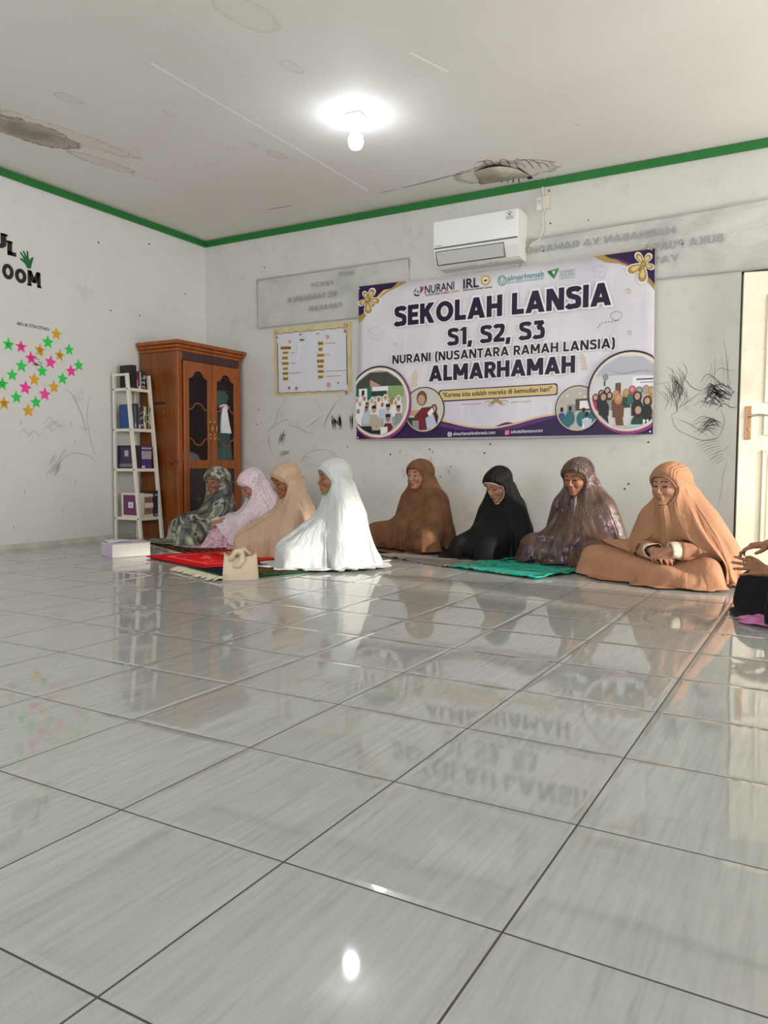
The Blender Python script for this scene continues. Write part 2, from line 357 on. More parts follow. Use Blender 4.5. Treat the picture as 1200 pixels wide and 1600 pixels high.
S([(1048, 645), (1056, 668), (1076, 680), (1098, 688), (1120, 684), (1132, 660), (1126, 640)], .004, 1); S([(1060, 655), (1080, 664), (1104, 680)], .004, 1); S([(1050, 575), (1052, 610), (1058, 640), (1050, 648)], .004, 1)
S([(1066, 585), (1080, 604), (1098, 612)], .005, 1); S([(1056, 640), (1074, 628), (1094, 614)], .004, 1)
for k in range(9): y = 690 + k * 4; S([(1086 + k * 4, y + 4), (1102 + k * 3, y - 2), (1124 + k, y - 6)], .003, random.choice((1, 2)))
S([(1110, 720), (1122, 706), (1130, 704), (1138, 698)], .004, 2); S([(1136, 722), (1130, 740), (1128, 762), (1122, 790)], .003, 2); S([(1020, 600), (1040, 598), (1052, 592)], .003, 3); S([(1020, 605), (1036, 618), (1050, 634)], .004, 3)
struct(wb_.build('wall_back', [M_WALL_B, M_MARK, M_SMUDGE, M_FAINT, M_HOLE]))

wl = Strokes(); wl.box((XL - th, YF - th, 0), (XL, YB, ZC))
olf = lambda x, y: on_left(x, y, .0015)
S = lambda pts, w=.004, mi=1: wl.stroke(curve(pts), olf, w, mi)
S([(104, 609), (114, 618), (122, 635), (130, 655), (134, 676)], .006, 2); S([(127, 668), (134, 671), (141, 670)], .004, 2); S([(140, 620), (136, 650), (142, 690), (152, 718)], .005, 3); S([(100, 715), (115, 708), (138, 712), (150, 722)], .005, 3)
for k in range(14): x, y = random.gauss(86, 5), random.gauss(728, 9); S([(x + 5, y - 8), (x, y), (x - 5, y + 9)], .004, random.choice((2, 3)))
for k in range(6): x, y = random.gauss(70, 16), random.gauss(668, 10); S([(x - 8, y + 4), (x, y - 5), (x + 8, y + 3), (x + 14, y - 2)], .004, 3)
for k in range(8): x, y = random.uniform(8, 155), random.uniform(640, 820); S([(x, y), (x + random.uniform(-4, 4), y + 8)], .006, 3)
for k in range(9): x, y = random.gauss(57, 4), random.gauss(562, 6); S([(x - 4, y), (x + 4, y + 3)], .012, 3)
for p in ((154, 379), (173, 485), (289, 459), (233, 381), (218, 493), (280, 342)): wl.dot(p, olf, random.uniform(.006, .011))
struct(wl.build('wall_left', [M_WALL_L, M_MARK, M_SMUDGE, M_FAINT, M_HOLE]))
M_WALL_R = mat('plain_wall_paint', srgb(226, 222, 212), .6)
def holed(axis, at, lo, hi, holes, name):
    """wall with rectangular openings (a0,a1,z0,z1)"""
    w = MB(); cuts = sorted({lo, hi, *[h[0] for h in holes], *[h[1] for h in holes]})
    for a0, a1 in zip(cuts, cuts[1:]):
        hs = [h for h in holes if h[0] <= a0 + 1e-6 and h[1] >= a1 - 1e-6]
        segs = [(0, ZC)] if not hs else [(0, hs[0][2]), (hs[0][3], ZC)]
        for z0, z1 in segs:
            if z1 - z0 < 1e-4: continue
            if axis == 'x': w.box((at, a0, z0), (at + th, a1, z1))
            else: w.box((a0, at - th, z0), (a1, at, z1))
    return struct(w.build(name, M_WALL_R))
holed('x', XR, YF, YB, [(3.4, 5.96, 0.0, 2.1)], 'wall_right')
holed('y', YF, XL, XR + th, [(-4.8, -1.8, 1.0, 2.3), (-.6, 1.8, 1.0, 2.3)], 'wall_front')
M_FRAME = mat('window_frame_paint', srgb(230, 226, 214), .5)
def window(n, axis, at, a0, a1, z0, z1):
    w = MB(); P = (lambda a, d, z: (at + d, a, z)) if axis == 'x' else (lambda a, d, z: (a, at - d, z))
    def bx(b0, b1, c0, c1):
        p, q = P(b0, .03, c0), P(b1, .09, c1); w.box([min(i, j) for i, j in zip(p, q)], [max(i, j) for i, j in zip(p, q)])
    for b in (a0, a1 - .05, (a0 + a1) / 2 - .025): bx(b, b + .05, z0, z1)
    for c in (z0, z1 - .05): bx(a0, a1, c, c + .05)
    return struct(w.build('window_%d' % n, M_FRAME))
window(1, 'y', YF, -4.8, -1.8, 1.0, 2.3); window(2, 'y', YF, -.6, 1.8, 1.0, 2.3)

# ceiling: stained panels
def ceil_nodes(t, b):
    c = t.coords()
    n1 = t.noise(c, .8, 4); col = t.ramp(n1, [(.35, srgb(226, 222, 217)), (.65, srgb(233, 230, 226))])
    nn = t.noise(c, 13, 9, .72); n0 = t.noise(c, 3, 6, .6)
    def stain(col, x, y, rx, ry, rot, inner, edge, dist=.9, fade=1.0, ring=.1):
        v = t.mapping(c, (1 / rx, 1 / ry, 0), rot=(0, 0, 0))
        # rotate about the stain centre: mapping is scale->rotate->translate, so shift first
        sh = t.add('ShaderNodeVectorMath', operation='SUBTRACT', i_0=c, i_1=(x, y, 0))
        ro = t.add('ShaderNodeVectorRotate', rotation_type='Z_AXIS', i_Vector=sh.outputs[0], i_Angle=-rot)
        sc = t.add('ShaderNodeVectorMath', operation='MULTIPLY', i_0=ro.outputs[0], i_1=(1 / rx, 1 / ry, 0))
        ln = t.add('ShaderNodeVectorMath', operation='LENGTH', i_0=sc.outputs[0]).outputs['Value']
        d = t.math('ADD', ln, t.math('MULTIPLY', t.math('SUBTRACT', nn, .5), dist))
        bf = fade if fade > .8 else fade * .45; body = t.ramp(d, [(0, (bf,) * 3), (.78, (bf * .8,) * 3), (1.0, (0, 0, 0))])
        line = t.ramp(d, [(1 - ring * 1.4, (0, 0, 0)), (1 - ring * .5, (fade,) * 3), (1 + ring * .2, (0, 0, 0))])
        inn = t.ramp(n0, [(.35, inner[0]), (.65, inner[1])])
        col = t.mix(body, col, inn) if inner[0] else col
        return t.mix(line, col, edge)
    BR = srgb(96, 70, 46)
    G = on_z
    def at(px, py): q = on_z(px, py, ZC); return q.x, q.y
    # the water stain at the left
    x, y = at(48, 208); x2, y2 = at(120, 232); a = math.atan2(y2 - y, x2 - x); q0 = at(-30, 180)
    L = math.hypot(x2 - q0[0], y2 - q0[1]) / 2
    col = stain(col, (x2 + q0[0]) / 2, (y2 + q0[1]) / 2, L, .17, a, (srgb(118, 106, 94), srgb(168, 158, 146)), BR, .95, .95, .10)
    x3, y3 = at(160, 254); col = stain(col, x3, y3, .28, .07, a, (srgb(190, 182, 172), srgb(205, 198, 190)), srgb(130, 104, 78), 1.1, .7, .12)
    x3, y3 = at(110, 212); col = stain(col, x3, y3, .55, .09, a, (srgb(192, 184, 174), srgb(208, 202, 194)), srgb(150, 128, 104), 1.2, .5, .14)
    x3, y3 = at(225, 275); col = stain(col, x3, y3, .12, .05, a, (srgb(200, 193, 184), srgb(208, 202, 194)), srgb(160, 140, 118), .6, .35, .14)
    for px, py, r, fd in ((108, 154, .10, .4), (265, 177, .06, .35), (395, 225, .05, .6), (433, 242, .10, .45), (362, 232, .03, .5), (455, 104, .09, .35), (385, 22, .22, .2), (902, 195, .022, .7), (600, 330, .12, .3)):
        x3, y3 = at(px, py); col = stain(col, x3, y3, r, r * .5, a, (srgb(196, 188, 178), srgb(206, 200, 192)), srgb(150, 132, 112), .7, fd, .16)
    # leak beside the back wall
    x3, y3 = at(790, 268); col = stain(col, x3, y3, .42, .20, .1, (srgb(172, 156, 138), srgb(204, 195, 184)), BR, 1.0, .65, .12)
    t.l.new(col, b.inputs['Base Color'])
M_CEIL = mat('stained_ceiling_panel', srgb(216, 212, 206), .7, build=ceil_nodes)
M_SEAM = mat('filled_panel_seam', srgb(250, 249, 246), .7); M_CRACK = mat('dark_ceiling_gap', srgb(40, 30, 24), .9); M_PEEL = noisy('water_damaged_board', srgb(176, 160, 142), srgb(208, 200, 188), 14, .8, .3, (1, 6, 1)); M_RUST = mat('rusty_water_edge', srgb(120, 86, 54), .9)
ce = MB(); ce.box((XL - th, YF - th, ZC), (XR + th, YB + th, ZC + .1))
oc = lambda x, y, d=.002: on_z(x, y, ZC - d)
def cstroke(pts, w, mi, cm=None):
    ce.mi = mi; P = [oc(*p) for p in (cm or curve)(pts)]; L = []
    for i, p in enumerate(P):
        t = (P[min(i + 1, len(P) - 1)] - P[max(i - 1, 0)]).normalized(); q = t.cross(Vector((0, 0, 1)))
        ww = w * (.4 + .6 * math.sin(PI * (i + .5) / len(P))); L += [p + q * ww / 2, p - q * ww / 2]
    ce.add(L, [(2 * i, 2 * i + 1, 2 * i + 3, 2 * i + 2) for i in range(len(P) - 1)]); ce.mi = 0
A_, B_ = oc(235, 98), oc(575, 298)
for p, q, w in ((A_, B_, .022), (oc(640, 82), oc(700, 112), .02)):
    u = (q - p).normalized().cross(Vector((0, 0, 1))); ce.mi = 1; ce.add([p + u * w / 2, p - u * w / 2, q - u * w / 2, q + u * w / 2], [(0, 1, 2, 3)]); ce.mi = 0
cstroke([(628, 294), (665, 285), (700, 276), (735, 268)], .008, 2); cstroke([(418, 328), (440, 324), (458, 321)], .012, 3); cstroke([(590, 302), (620, 296)], .006, 3)
for k in range(9):                                           # rings of rust round the leak
    x = 742 + k * 12; cstroke([(x, 262 - random.uniform(0, 10)), (x + 6, 256 - random.uniform(0, 8)), (x + 15, 259 - random.uniform(0, 9)), (x + 20, 263)], .007, 4)
for k in range(8): cstroke([(750 + k * 8, 268 + random.uniform(-2, 4)), (754 + k * 8, 276 + random.uniform(-3, 3)), (748 + k * 9, 286)], .014, random.choice((4, 3)))
struct(ce.build('ceiling', [M_CEIL, M_SEAM, M_CRACK, M_MARK, M_RUST]))
# sagging, peeled strip of board under the leak
pk = MB(); NN = 16
P0 = [oc(742 + 70 * i / NN, 268 - 8 * math.sin(PI * i / NN * .9), .004 + .045 * math.sin(PI * i / NN) ** 1.5) for i in range(NN + 1)]
P1 = [oc(752 + 76 * i / NN, 288 - 13 * i / NN, .004 + .012 * math.sin(PI * i / NN)) for i in range(NN + 1)]
pk.add(P0 + P1, [(i, i + 1, NN + 2 + i, NN + 1 + i) for i in range(NN)])
pk.mi = 1; P2 = [oc(742 + 66 * i / NN, 268 - 8 * math.sin(PI * i / NN * .9) - 3.0 * math.sin(PI * i / NN), .0035) for i in range(NN + 1)]
P3 = [oc(742 + 70 * i / NN, 268 - 8 * math.sin(PI * i / NN * .9) + 1, .003) for i in range(NN + 1)]
pk.add(P2 + P3, [(i, i + 1, NN + 2 + i, NN + 1 + i) for i in range(NN)])
Q = [oc(808, 261, .003), oc(814, 264, .003), oc(833, 278, .003), oc(826, 280, .003)]; pk.add(Q, [(0, 1, 2, 3)])
pko = pk.build('trim_4', [M_PEEL, M_CRACK], smooth=True); struct(pko)
so = pko.modifiers.new('s', 'SOLIDIFY'); so.thickness = .003

# green cornice strip, skirting
M_GREEN = mat('green_trim_paint', srgb(24, 118, 44), .45)
struct(MB().box((XL, YB - .022, ZC - .062), (XR, YB, ZC - .008)).build('trim_1', M_GREEN))
struct(MB().box((XL, YF, ZC - .062), (XL + .022, YB - .022, ZC - .008)).build('trim_2', M_GREEN))
M_SKIRT = noisy('skirting_paint', srgb(212, 209, 200), srgb(190, 186, 176), 9, .6)
struct(MB().box((XL, YB - .010, 0), (DX0 - .02, YB, .04)).build('baseboard_back', M_SKIRT))
struct(MB().box((XL, YF, 0), (XL + .010, YB - .012, .04)).build('baseboard_left', M_SKIRT))

# door
def door_nodes(t, b):
    c = t.coords(); n = t.noise(c, 30, 8, .75); n2 = t.noise(c, 3, 4)
    col = t.ramp(n2, [(.4, srgb(240, 234, 214)), (.6, srgb(232, 222, 196))])
    col = t.mix(t.ramp(n, [(.55, (0, 0, 0)), (.7, (.6, .6, .6))]), col, srgb(205, 192, 160)); t.l.new(col, b.inputs['Base Color'])
M_DOOR = mat('scuffed_cream_door', srgb(238, 232, 214), .45, build=door_nodes)
M_DARK = mat('dark_door_frame', srgb(46, 40, 38), .6); M_BRASS = mat('brushed_copper', srgb(196, 150, 112), .32, metal=1)
fr = MB()
fr.box((DX0, YB + .005, 0), (DX0 + .028, YB + th, DZ)); fr.box((DX1 - .028, YB + .005, 0), (DX1, YB + th, DZ)); fr.box((DX0, YB + .005, DZ - .02), (DX1, YB + th, DZ))
struct(fr.build('trim_3', M_DARK))
HG = Vector((DX1 - .03, YB, 0)); d = MB(); x0, x1, z1, yd = -.832, 0, DZ - .05, -.004     # hinge at the right jamb, leaf stands slightly ajar
d.box((x0, yd, .008), (x1, yd + .04, z1))
def panel(xa, xb, za, zb):
    for k, (ins, dep) in enumerate(((0, .012), (.035, .006))):   # raised mouldings as frames of bars
        a, b_, c_, e_ = xa + ins, xb - ins, za + ins, zb - ins; w = .018
        d.bbox((a, yd - dep, c_), (a + w, yd, e_), .004); d.bbox((b_ - w, yd - dep, c_), (b_, yd, e_), .004)
        d.bbox((a + w, yd - dep, c_), (b_ - w, yd, c_ + w), .004); d.bbox((a + w, yd - dep, e_ - w), (b_ - w, yd, e_), .004)
panel(x0 + .15, x1 - .13, 1.12, 1.85); panel(x0 + .15, x1 - .13, .90, 1.05); panel(x0 + .15, x1 - .13, .14, .80)
door = struct(d.build('door_1', M_DOOR)); door.location = HG; door.rotation_euler = (0, 0, math.radians(13))
hx, hz = x0 + .055, .985
h = MB(); h.bbox((hx - .021, yd - .010, hz - .115), (hx + .021, yd, hz + .115), .009, 3)
h.build('handle_plate', M_BRASS, door)
h = MB(); h.tube([(hx, yd - .008, hz + .045), (hx, yd - .05, hz + .045), (hx + .015, yd - .056, hz + .046), (hx + .06, yd - .056, hz + .052), (hx + .115, yd - .05, hz + .046)], [.010, .009, .009, .008, .006], 10)
h.ball((hx, yd - .012, hz - .045), (.009, .006, .009)); autosmooth(h.build('door_handle', mat('steel', srgb(180, 176, 170), .25, metal=1), door))
struct(door)
# ------------------------------------------------------------------ bulb, air conditioner, switch
M_WPL = mat('white_plastic', srgb(232, 232, 228), .35); M_GPL = mat('grey_plastic', srgb(196, 196, 194), .4); M_DPL = mat('dark_slot', srgb(60, 60, 62), .6); M_CREAMPL = mat('cream_plastic', srgb(222, 214, 198), .45)
bl = thing('ceiling_lamp', 'lit white globe bulb in a square ceiling socket', 'lamp', tuple(on_z(556, 180, ZC)))
s_ = MB(); s_.bbox((-.055, -.055, -.018), (.055, .055, 0), .008); s_.lathe([(.05, -.016), (.043, -.03), (.036, -.065), (.03, -.072), (.0, -.072)], n=20)
autosmooth(s_.build('socket', M_WPL, bl))
s_ = MB(); s_.lathe([(.017, -.070), (.018, -.105), (.024, -.110)], n=18); autosmooth(s_.build('bulb_collar', M_WPL, bl))
s_ = MB(); s_.lathe([(.0235, -.108), (.036, -.122), (.046, -.142), (.049, -.165), (.046, -.188), (.034, -.208), (.016, -.218), (.0, -.220)], n=28)
s_.build('bulb', mat('glowing_bulb', (1, 1, 1, 1), .4, emit=(.86, .93, 1, 1), estr=42), bl, smooth=True)

ac = thing('air_conditioner', 'white split air conditioner mounted on the wall above the banner', 'air conditioner', (-2.53, YB, 2.32))
def acb(lo, hi, bev=.006): return MB().bbox(lo, hi, bev)
W2 = .365
b = MB(); prof = [(-.0, .0), (-.0, .37), (-.19, .37), (-.215, .355), (-.215, .145), (-.205, .10), (-.16, .015), (-.12, 0)]
n = len(prof); vs_ = [(sx * W2, y, z) for sx in (-1, 1) for y, z in prof]
b.add(vs_, [tuple(range(n)), tuple(range(n, 2 * n))[::-1]] + [(i, n + i, n + (i + 1) % n, (i + 1) % n) for i in range(n)]); b.build('body', M_WPL, ac, fix=True)
fp = acb((-W2 - .002, -.226, .152), (W2 + .002, -.205, .366), .008).build('front_panel', mat('glossy_white_plastic', srgb(240, 241, 240), .22), ac)
b = MB(); v0 = [(-W2 + .03, -.2075, .112), (W2 - .13, -.2075, .112), (W2 - .13, -.168, .03), (-W2 + .03, -.168, .03)]; nn = Vector((0, -.012, -.006))
b.add([Vector(v) for v in v0] + [Vector(v) + nn for v in v0], [(0, 1, 2, 3), (7, 6, 5, 4), (0, 4, 5, 1), (1, 5, 6, 2), (2, 6, 7, 3), (3, 7, 4, 0)]); b.build('louver', M_GPL, ac, fix=True)
b = MB(); b.box((-W2 + .005, -.2175, .1435), (W2 - .002, -.20, .151))
w0, w1 = Vector((-W2 + .018, -.2085, .123)), Vector((W2 - .118, -.2085, .123)); w2, w3 = Vector((W2 - .118, -.1685, .022)), Vector((-W2 + .018, -.1685, .022)); k = Vector((0, -.004, -.002))
for p, q in ((w0, w1), (w1, w2), (w2, w3), (w3, w0)): b.bar(p + k, q + k, .005, .006, (0, -1, -.5))
b.build('slot', M_DPL, ac)
b = MB()
for x in (-.10, -.05, .08, .14): b.box((x, -.135, -.002), (x + .04, -.122, .001))
b.build('vent_label', M_GPL, ac)
def flat_text(name, s, m, parent, p0, p1, cap, normal_off=0, bold=.012, mirror=False):
    """lettering lying between two points of a vertical wall, baseline p0 -> p1"""
    vs_, fs = text_mesh(s, 1, bold); hs, _ = text_mesh('H', 1, bold); ch = max(v.y for v in hs)
    x0 = min(v.x for v in vs_); x1 = max(v.x for v in vs_); U = p1 - p0; N = Vector((normal_off.x, normal_off.y, normal_off.z)) if isinstance(normal_off, Vector) else Vector((0, -normal_off, 0))
    out = [p0 + U * ((v.x - x0) / (x1 - x0)) + Vector((0, 0, 1)) * (v.y / ch * cap) + N for v in vs_]
    return mesh_obj(name, out, fs, m, parent)
M_INK = mat('dark_print', srgb(40, 38, 40), .6)
c0 = Vector((-W2 + .016, -.2268, .162)); flat_text('brand_lettering', 'Panasonic', mat('grey_print', srgb(90, 92, 96), .5), ac, c0, c0 + Vector((.062, 0, 0)), .009)
b = MB(); b.box((W2 - .105, -.2268, .285), (W2 - .022, -.226, .355)); lab = b.build('energy_label', mat('pale_label', srgb(226, 228, 226), .5), ac)
b = MB(); o0 = Vector((W2 - .065, -.2275, .328))
ring = lambda r0, r1, a0, a1, n=18: b.add([o0 + Vector((math.cos(a) * r, 0, math.sin(a) * r)) for a in np.linspace(a0, a1, n + 1) for r in (r0, r1)], [(2 * i, 2 * i + 1, 2 * i + 3, 2 * i + 2) for i in range(n)])
ring(0, .010, 0, 2 * PI); ring(.018, .022, .2, PI - .2)
for k in range(3): b.box((W2 - .095 + .002 * k, -.2275, .293 + .008 * k), (W2 - .032 - .004 * k, -.2268, .296 + .008 * k))
b.build('label_print', mat('label_grey', srgb(120, 122, 124), .6), lab)

sw = thing('wall_switch', 'small white double switch box with cables above the air conditioner', 'switch', tuple(on_back(849, 319)))
acb((-.05, -.028, -.05), (.0, 0, .05), .006).build('switch_box', M_WPL, sw); acb((.0, -.034, -.045), (.052, 0, .055), .006).build('socket_box', M_CREAMPL, sw)
acb((-.036, -.034, .0), (-.012, -.026, .03), .003).build('rocker', M_GPL, sw)
o_ = on_back(849, 319)
def cable(name, pxs, off, parent=None, r=.006):
    P = [on_back(*p) for p in curve(pxs, 6)]; return autosmooth(MB().tube([(p.x - o_.x, -off, p.z - o_.z) for p in P], r, 8).build(name, M_CREAMPL, parent))
cable('cable', [(844, 282), (848, 295), (849, 312)], .012, sw); cable('cable', [(852, 279), (849, 294), (850, 312)], .012, sw)
cable('cable', [(846, 327), (849, 340), (849, 358), (843, 375), (828, 386)], .012, sw); cable('cable', [(852, 327), (849, 338), (850, 358), (844, 374), (829, 384)], .018, sw)

# ------------------------------------------------------------------ old reversed film banners
def film_nodes(t, b):
    c = t.coords(); n = t.noise(c, 2.2, 5, .5, .6)
    t.l.new(t.ramp(n, [(.3, srgb(176, 177, 172)), (.5, srgb(200, 201, 196)), (.7, srgb(208, 206, 198))]), b.inputs['Base Color'])
    t.l.new(t.bump(t.noise(t.mapping(c, (1, 1, 1.6), rot=(0, .5, 0)), 4.5, 4, .5, .8), .6, .03), b.inputs['Normal'])
M_FILM = mat('backside_of_old_banner', srgb(200, 200, 196), .38, build=film_nodes)
M_GHOST = mat('show_through_lettering', srgb(158, 159, 156), .5); M_TAPE = mat('banner_hem', srgb(178, 178, 172), .4)
def film(name, label, P, folds):
    """P: corner points TL TR BR BL on the wall, gently buckled sheet"""
    o = thing(name, label, 'banner', tuple(P[0])); nx, nz = 44, 14; vs_ = []
    for j in range(nz + 1):
        for i in range(nx + 1):
            u, v = i / nx, j / nz
            p = (P[0] * (1 - u) + P[1] * u) * (1 - v) + (P[3] * (1 - u) + P[2] * u) * v
            d = .010 + .004 * math.sin(9 * u + 3 * v) + .004 * mnoise.noise((u * 9, v * 4, len(label)))
            for a, b_, w, h in folds:
                e = (v - (a + (b_ - a) * u)) / w; d += h * math.exp(-e * e)
            vs_.append((p.x - P[0].x, -max(d, .003), p.z - P[0].z))
    fs = [(j * (nx + 1) + i, (j + 1) * (nx + 1) + i, (j + 1) * (nx + 1) + i + 1, j * (nx + 1) + i + 1) for j in range(nz) for i in range(nx)]
    mesh_obj('sheet', vs_, fs, M_FILM, o, True)
    hm = MB()
    for A, B in ((P[3], P[2]), (P[0], P[1]), (P[0], P[3])): hm.bar(Vector((A.x - P[0].x, -.02, A.z - P[0].z)), Vector((B.x - P[0].x, -.02, B.z - P[0].z)), .012, .006, (0, 1, 0))
    hm.build('hem', M_TAPE, o); return o
L0 = [on_back(403, 438), on_back(640, 404), on_back(640, 488), on_back(405, 513)]
f1 = film('old_banner', 'grey back of an old reversed banner above the yellow framed board', L0, [(.9, .1, .08, .012)])
def ghost(o, P0, s, a, b_, cap, t=.17):
    p0, p1 = on_back(*a) - P0, on_back(*b_) - P0; polys, W = heavy_text(s, t, 0, .12); m = MB()
    for q_, P in enumerate(polys): m.add([p0 + (p1 - p0) * (x / W) + Vector((0, -.036 - .00006 * (q_ % 16), y * cap)) for x, y in P], [tuple(range(len(P)))])
    m.build('ghost_lettering', M_GHOST, o)
ghost(f1, L0[0], '/2024', (524, 445), (489, 449.5), .036); ghost(f1, L0[0], 'KE TARAKAN &', (528, 464), (452, 474), .05); ghost(f1, L0[0], 'TARAKAN', (537, 481), (486, 487), .046); ghost(f1, L0[0], '2023', (556, 429), (532, 432), .03)
L1 = [on_back(829, 375), on_back(1215, 310), on_back(1215, 417), on_back(797, 460)]
f2 = film('old_banner', 'long grey back of a reversed banner running right to above the door', L1, [(1.1, .02, .10, .015)])
ghost(f2, L1[0], 'MARHABAN YA RAMADHAN', (1056, 366), (806, 401), .05); ghost(f2, L1[0], 'BUKA PUASA', (1130, 379), (1006, 396), .056); ghost(f2, L1[0], 'YATIM', (1061, 409), (1000, 417), .05)

# ------------------------------------------------------------------ the big printed banner
BO = on_back(562, 447, .055)
bn = thing('event_banner', 'large white and purple printed banner hung across the back wall', 'banner', tuple(BO))
def bpt(px, py, layer=0): return on_back(px, py, .055) - BO - Vector((0, .0012 * layer, 0))
def sheet_nodes(t, b):
    c = t.coords(); n = t.noise(c, 1.1, 3)
    t.l.new(t.ramp(n, [(.35, srgb(214, 208, 222)), (.6, srgb(228, 226, 232))]), b.inputs['Base Color'])
    v = t.mapping(c, (1.0, 1, .45), rot=(0, .75, 0)); t.l.new(t.bump(t.noise(v, 5.5, 3, .45, .5), .42, .022), b.inputs['Normal'])
M_BSH = mat('glossy_banner_sheet', srgb(222, 220, 228), .28, build=sheet_nodes)
def pr(name, r, g, b): return mat('print_' + name, srgb(r, g, b), .4, spec=.3)
M_PUR, M_PURL, M_GOLD, M_GOLDL, M_WHT, M_TXT = pr('purple', 44, 18, 74), pr('light_purple', 92, 44, 120), pr('gold', 176, 144, 78), pr('pale_gold', 222, 198, 140), pr('white', 240, 238, 240), pr('deep_purple', 36, 14, 52)
M_TXT2 = pr('near_black', 34, 18, 40); M_MAG = pr('magenta', 150, 50, 130)
TL, TR_, BR_, BL_ = (562, 447), (1024, 388), (1020, 679), (557, 687)
nx, nz = 40, 12; vs_ = []
for j in range(nz + 1):
    for i in range(nx + 1):
        u, v = i / nx, j / nz; p = (bpt(*TL) * (1 - u) + bpt(*TR_) * u) * (1 - v) + (bpt(*BL_) * (1 - u) + bpt(*BR_) * u) * v
        p.z -= .012 * math.sin(PI * u) * (1 if j in (0, nz) else 1); vs_.append(p)
fs = [(j * (nx + 1) + i, (j + 1) * (nx + 1) + i, (j + 1) * (nx + 1) + i + 1, j * (nx + 1) + i + 1) for j in range(nz) for i in range(nx)]
sh = mesh_obj('sheet', vs_, fs, M_BSH, bn, True); so = sh.modifiers.new('s', 'SOLIDIFY'); so.thickness = .0008; so.offset = -1
# small print lies on the sheet: flat coloured shapes
class Art(MB):
    def __init__(s, mats): super().__init__(); s.mats = mats
    def poly(s, pts, layer, mi=0): s.mi = mi; k = [bpt(x, y, layer) for x, y in pts]; s.add(k, [tuple(range(len(k)))]); return s
    def world(s, pts, layer, mi=0): s.mi = mi; s.add([Vector((x, -.0012 * layer, z)) for x, z in pts], [tuple(range(len(pts)))]); return s
    def line(s, pts, layer, w, mi=0):
        s.mi = mi; P = [bpt(x, y, layer) for x, y in pts]; L = []
        for i, p in enumerate(P):
            t = (P[min(i + 1, len(P) - 1)] - P[max(i - 1, 0)]).normalized(); q = Vector((-t.z, 0, t.x)); L += [p + q * w / 2, p - q * w / 2]
        s.add(L, [(2 * i, 2 * i + 1, 2 * i + 3, 2 * i + 2) for i in range(len(P) - 1)]); return s
    def ell(s, px, py, rx, ry, layer, mi=0, n=16, rot=0, a0=0, a1=2 * PI):
        return s.poly([(px + rx * math.cos(a) * math.cos(rot) - ry * math.sin(a) * math.sin(rot), py + rx * math.cos(a) * math.sin(rot) + ry * math.sin(a) * math.cos(rot)) for a in np.linspace(a0, a1, n, endpoint=a1 - a0 < 6.2)], layer, mi)
    def done(s, name, parent=bn): return s.build(name, s.mats, parent)
XMIN, XMAX = bpt(557.5, 687).x, bpt(1020.5, 679).x
def circ(cx, cz, r, n=56):
    return [(min(max(cx + r * math.cos(a), XMIN + .004), XMAX - .004), max(cz + r * math.sin(a), ZMIN + .004)) for a in np.linspace(0, 2 * PI, n, endpoint=False)]
ZMIN = bpt(600, 686).z
A = Art([M_PUR, M_PURL, M_GOLD, M_GOLDL])
A.poly(curve([(561, 447.5), (632, 439.5), (622, 448), (608, 455), (597, 463), (588, 474), (576, 487), (568, 498), (560.5, 506)], 5), 1, 2)
A.poly([(560.8, 448), (622, 441)] + curve([(622, 441), (612, 450), (599, 455), (590, 467), (575, 480), (568, 489), (560.5, 494)], 5), 2, 0)
A.poly(curve([(600, 453), (590, 463), (580, 476), (590, 470), (600, 458), (612, 451)], 4), 3, 3)
A.done('corner_print')
A = Art([M_PUR, M_PURL, M_GOLD, M_GOLDL])
A.poly(curve([(928, 400.5), (944, 409), (958, 411), (972, 413), (984, 419), (998, 430), (1012, 441), (1023, 453)], 5) + [(1023.5, 386)], 1, 2)
A.poly(curve([(944, 399), (955, 404), (968, 406), (978, 411), (990, 419), (1004, 427), (1014, 434), (1023, 444)], 5) + [(1023.8, 388.3)], 2, 0)
A.poly(curve([(955, 402), (975, 407), (988, 414), (985, 415), (972, 410)], 4), 3, 1)
A.done('corner_print')
def flower(cx, cy, petals):
    A = Art([M_WHT, M_GOLD, M_GOLDL])
    for lay, gr, mi in ((4, 1.16, 0), (5, .92, 1), (6, .5, 2)):
        for px, py, L in petals:
            a = math.atan2(py - cy, px - cx); q = []
            for s_ in np.linspace(0, 2 * PI, 14, endpoint=False):
                l = L * (.5 + .5 * math.cos(s_) * gr); w = L * .36 * gr * math.sin(s_) * (.65 + .35 * math.cos(s_)); q.append((cx + math.cos(a) * l - math.sin(a) * w, cy + math.sin(a) * l + math.cos(a) * w))
            A.poly(q, lay, mi)
    A.ell(cx, cy, 1.6, 1.6, 7, 2, 10); A.done('printed_flower')
flower(575.5, 468.5, [(584, 452, 19), (570, 458, 14), (561, 476, 16), (576, 492, 23), (594, 471, 19)])
flower(1005.5, 413, [(995, 396, 20), (1017, 397, 19), (981, 425, 28), (1003, 442, 29), (1023, 419, 17)])
A = Art([M_PUR, M_PURL, M_GOLDL, M_MAG])
up = curve([(640, 652), (684, 657), (700, 660), (730, 667), (765, 669.5), (800, 664), (840, 653), (876, 647), (930, 640)], 6)
A.poly([(x, y - 1.8) for x, y in up] + [(930, 640), (640, 652)][::1], 1, 2) if False else None
A.line([(x, y - .8) for x, y in up], 3, .014, 2)
A.poly([(557.5, 640)] + up + [(1020.5, 640), (1020, 678.5), (557.3, 686.3)], 1, 0)
A.poly(curve([(684, 659), (730, 669), (752, 670), (720, 672), (686, 666)], 5), 2, 1); A.poly(curve([(765, 671), (790, 660), (812, 661), (850, 651), (870, 651), (835, 662), (800, 671)], 5), 2, 1)
A.done('bottom_print')

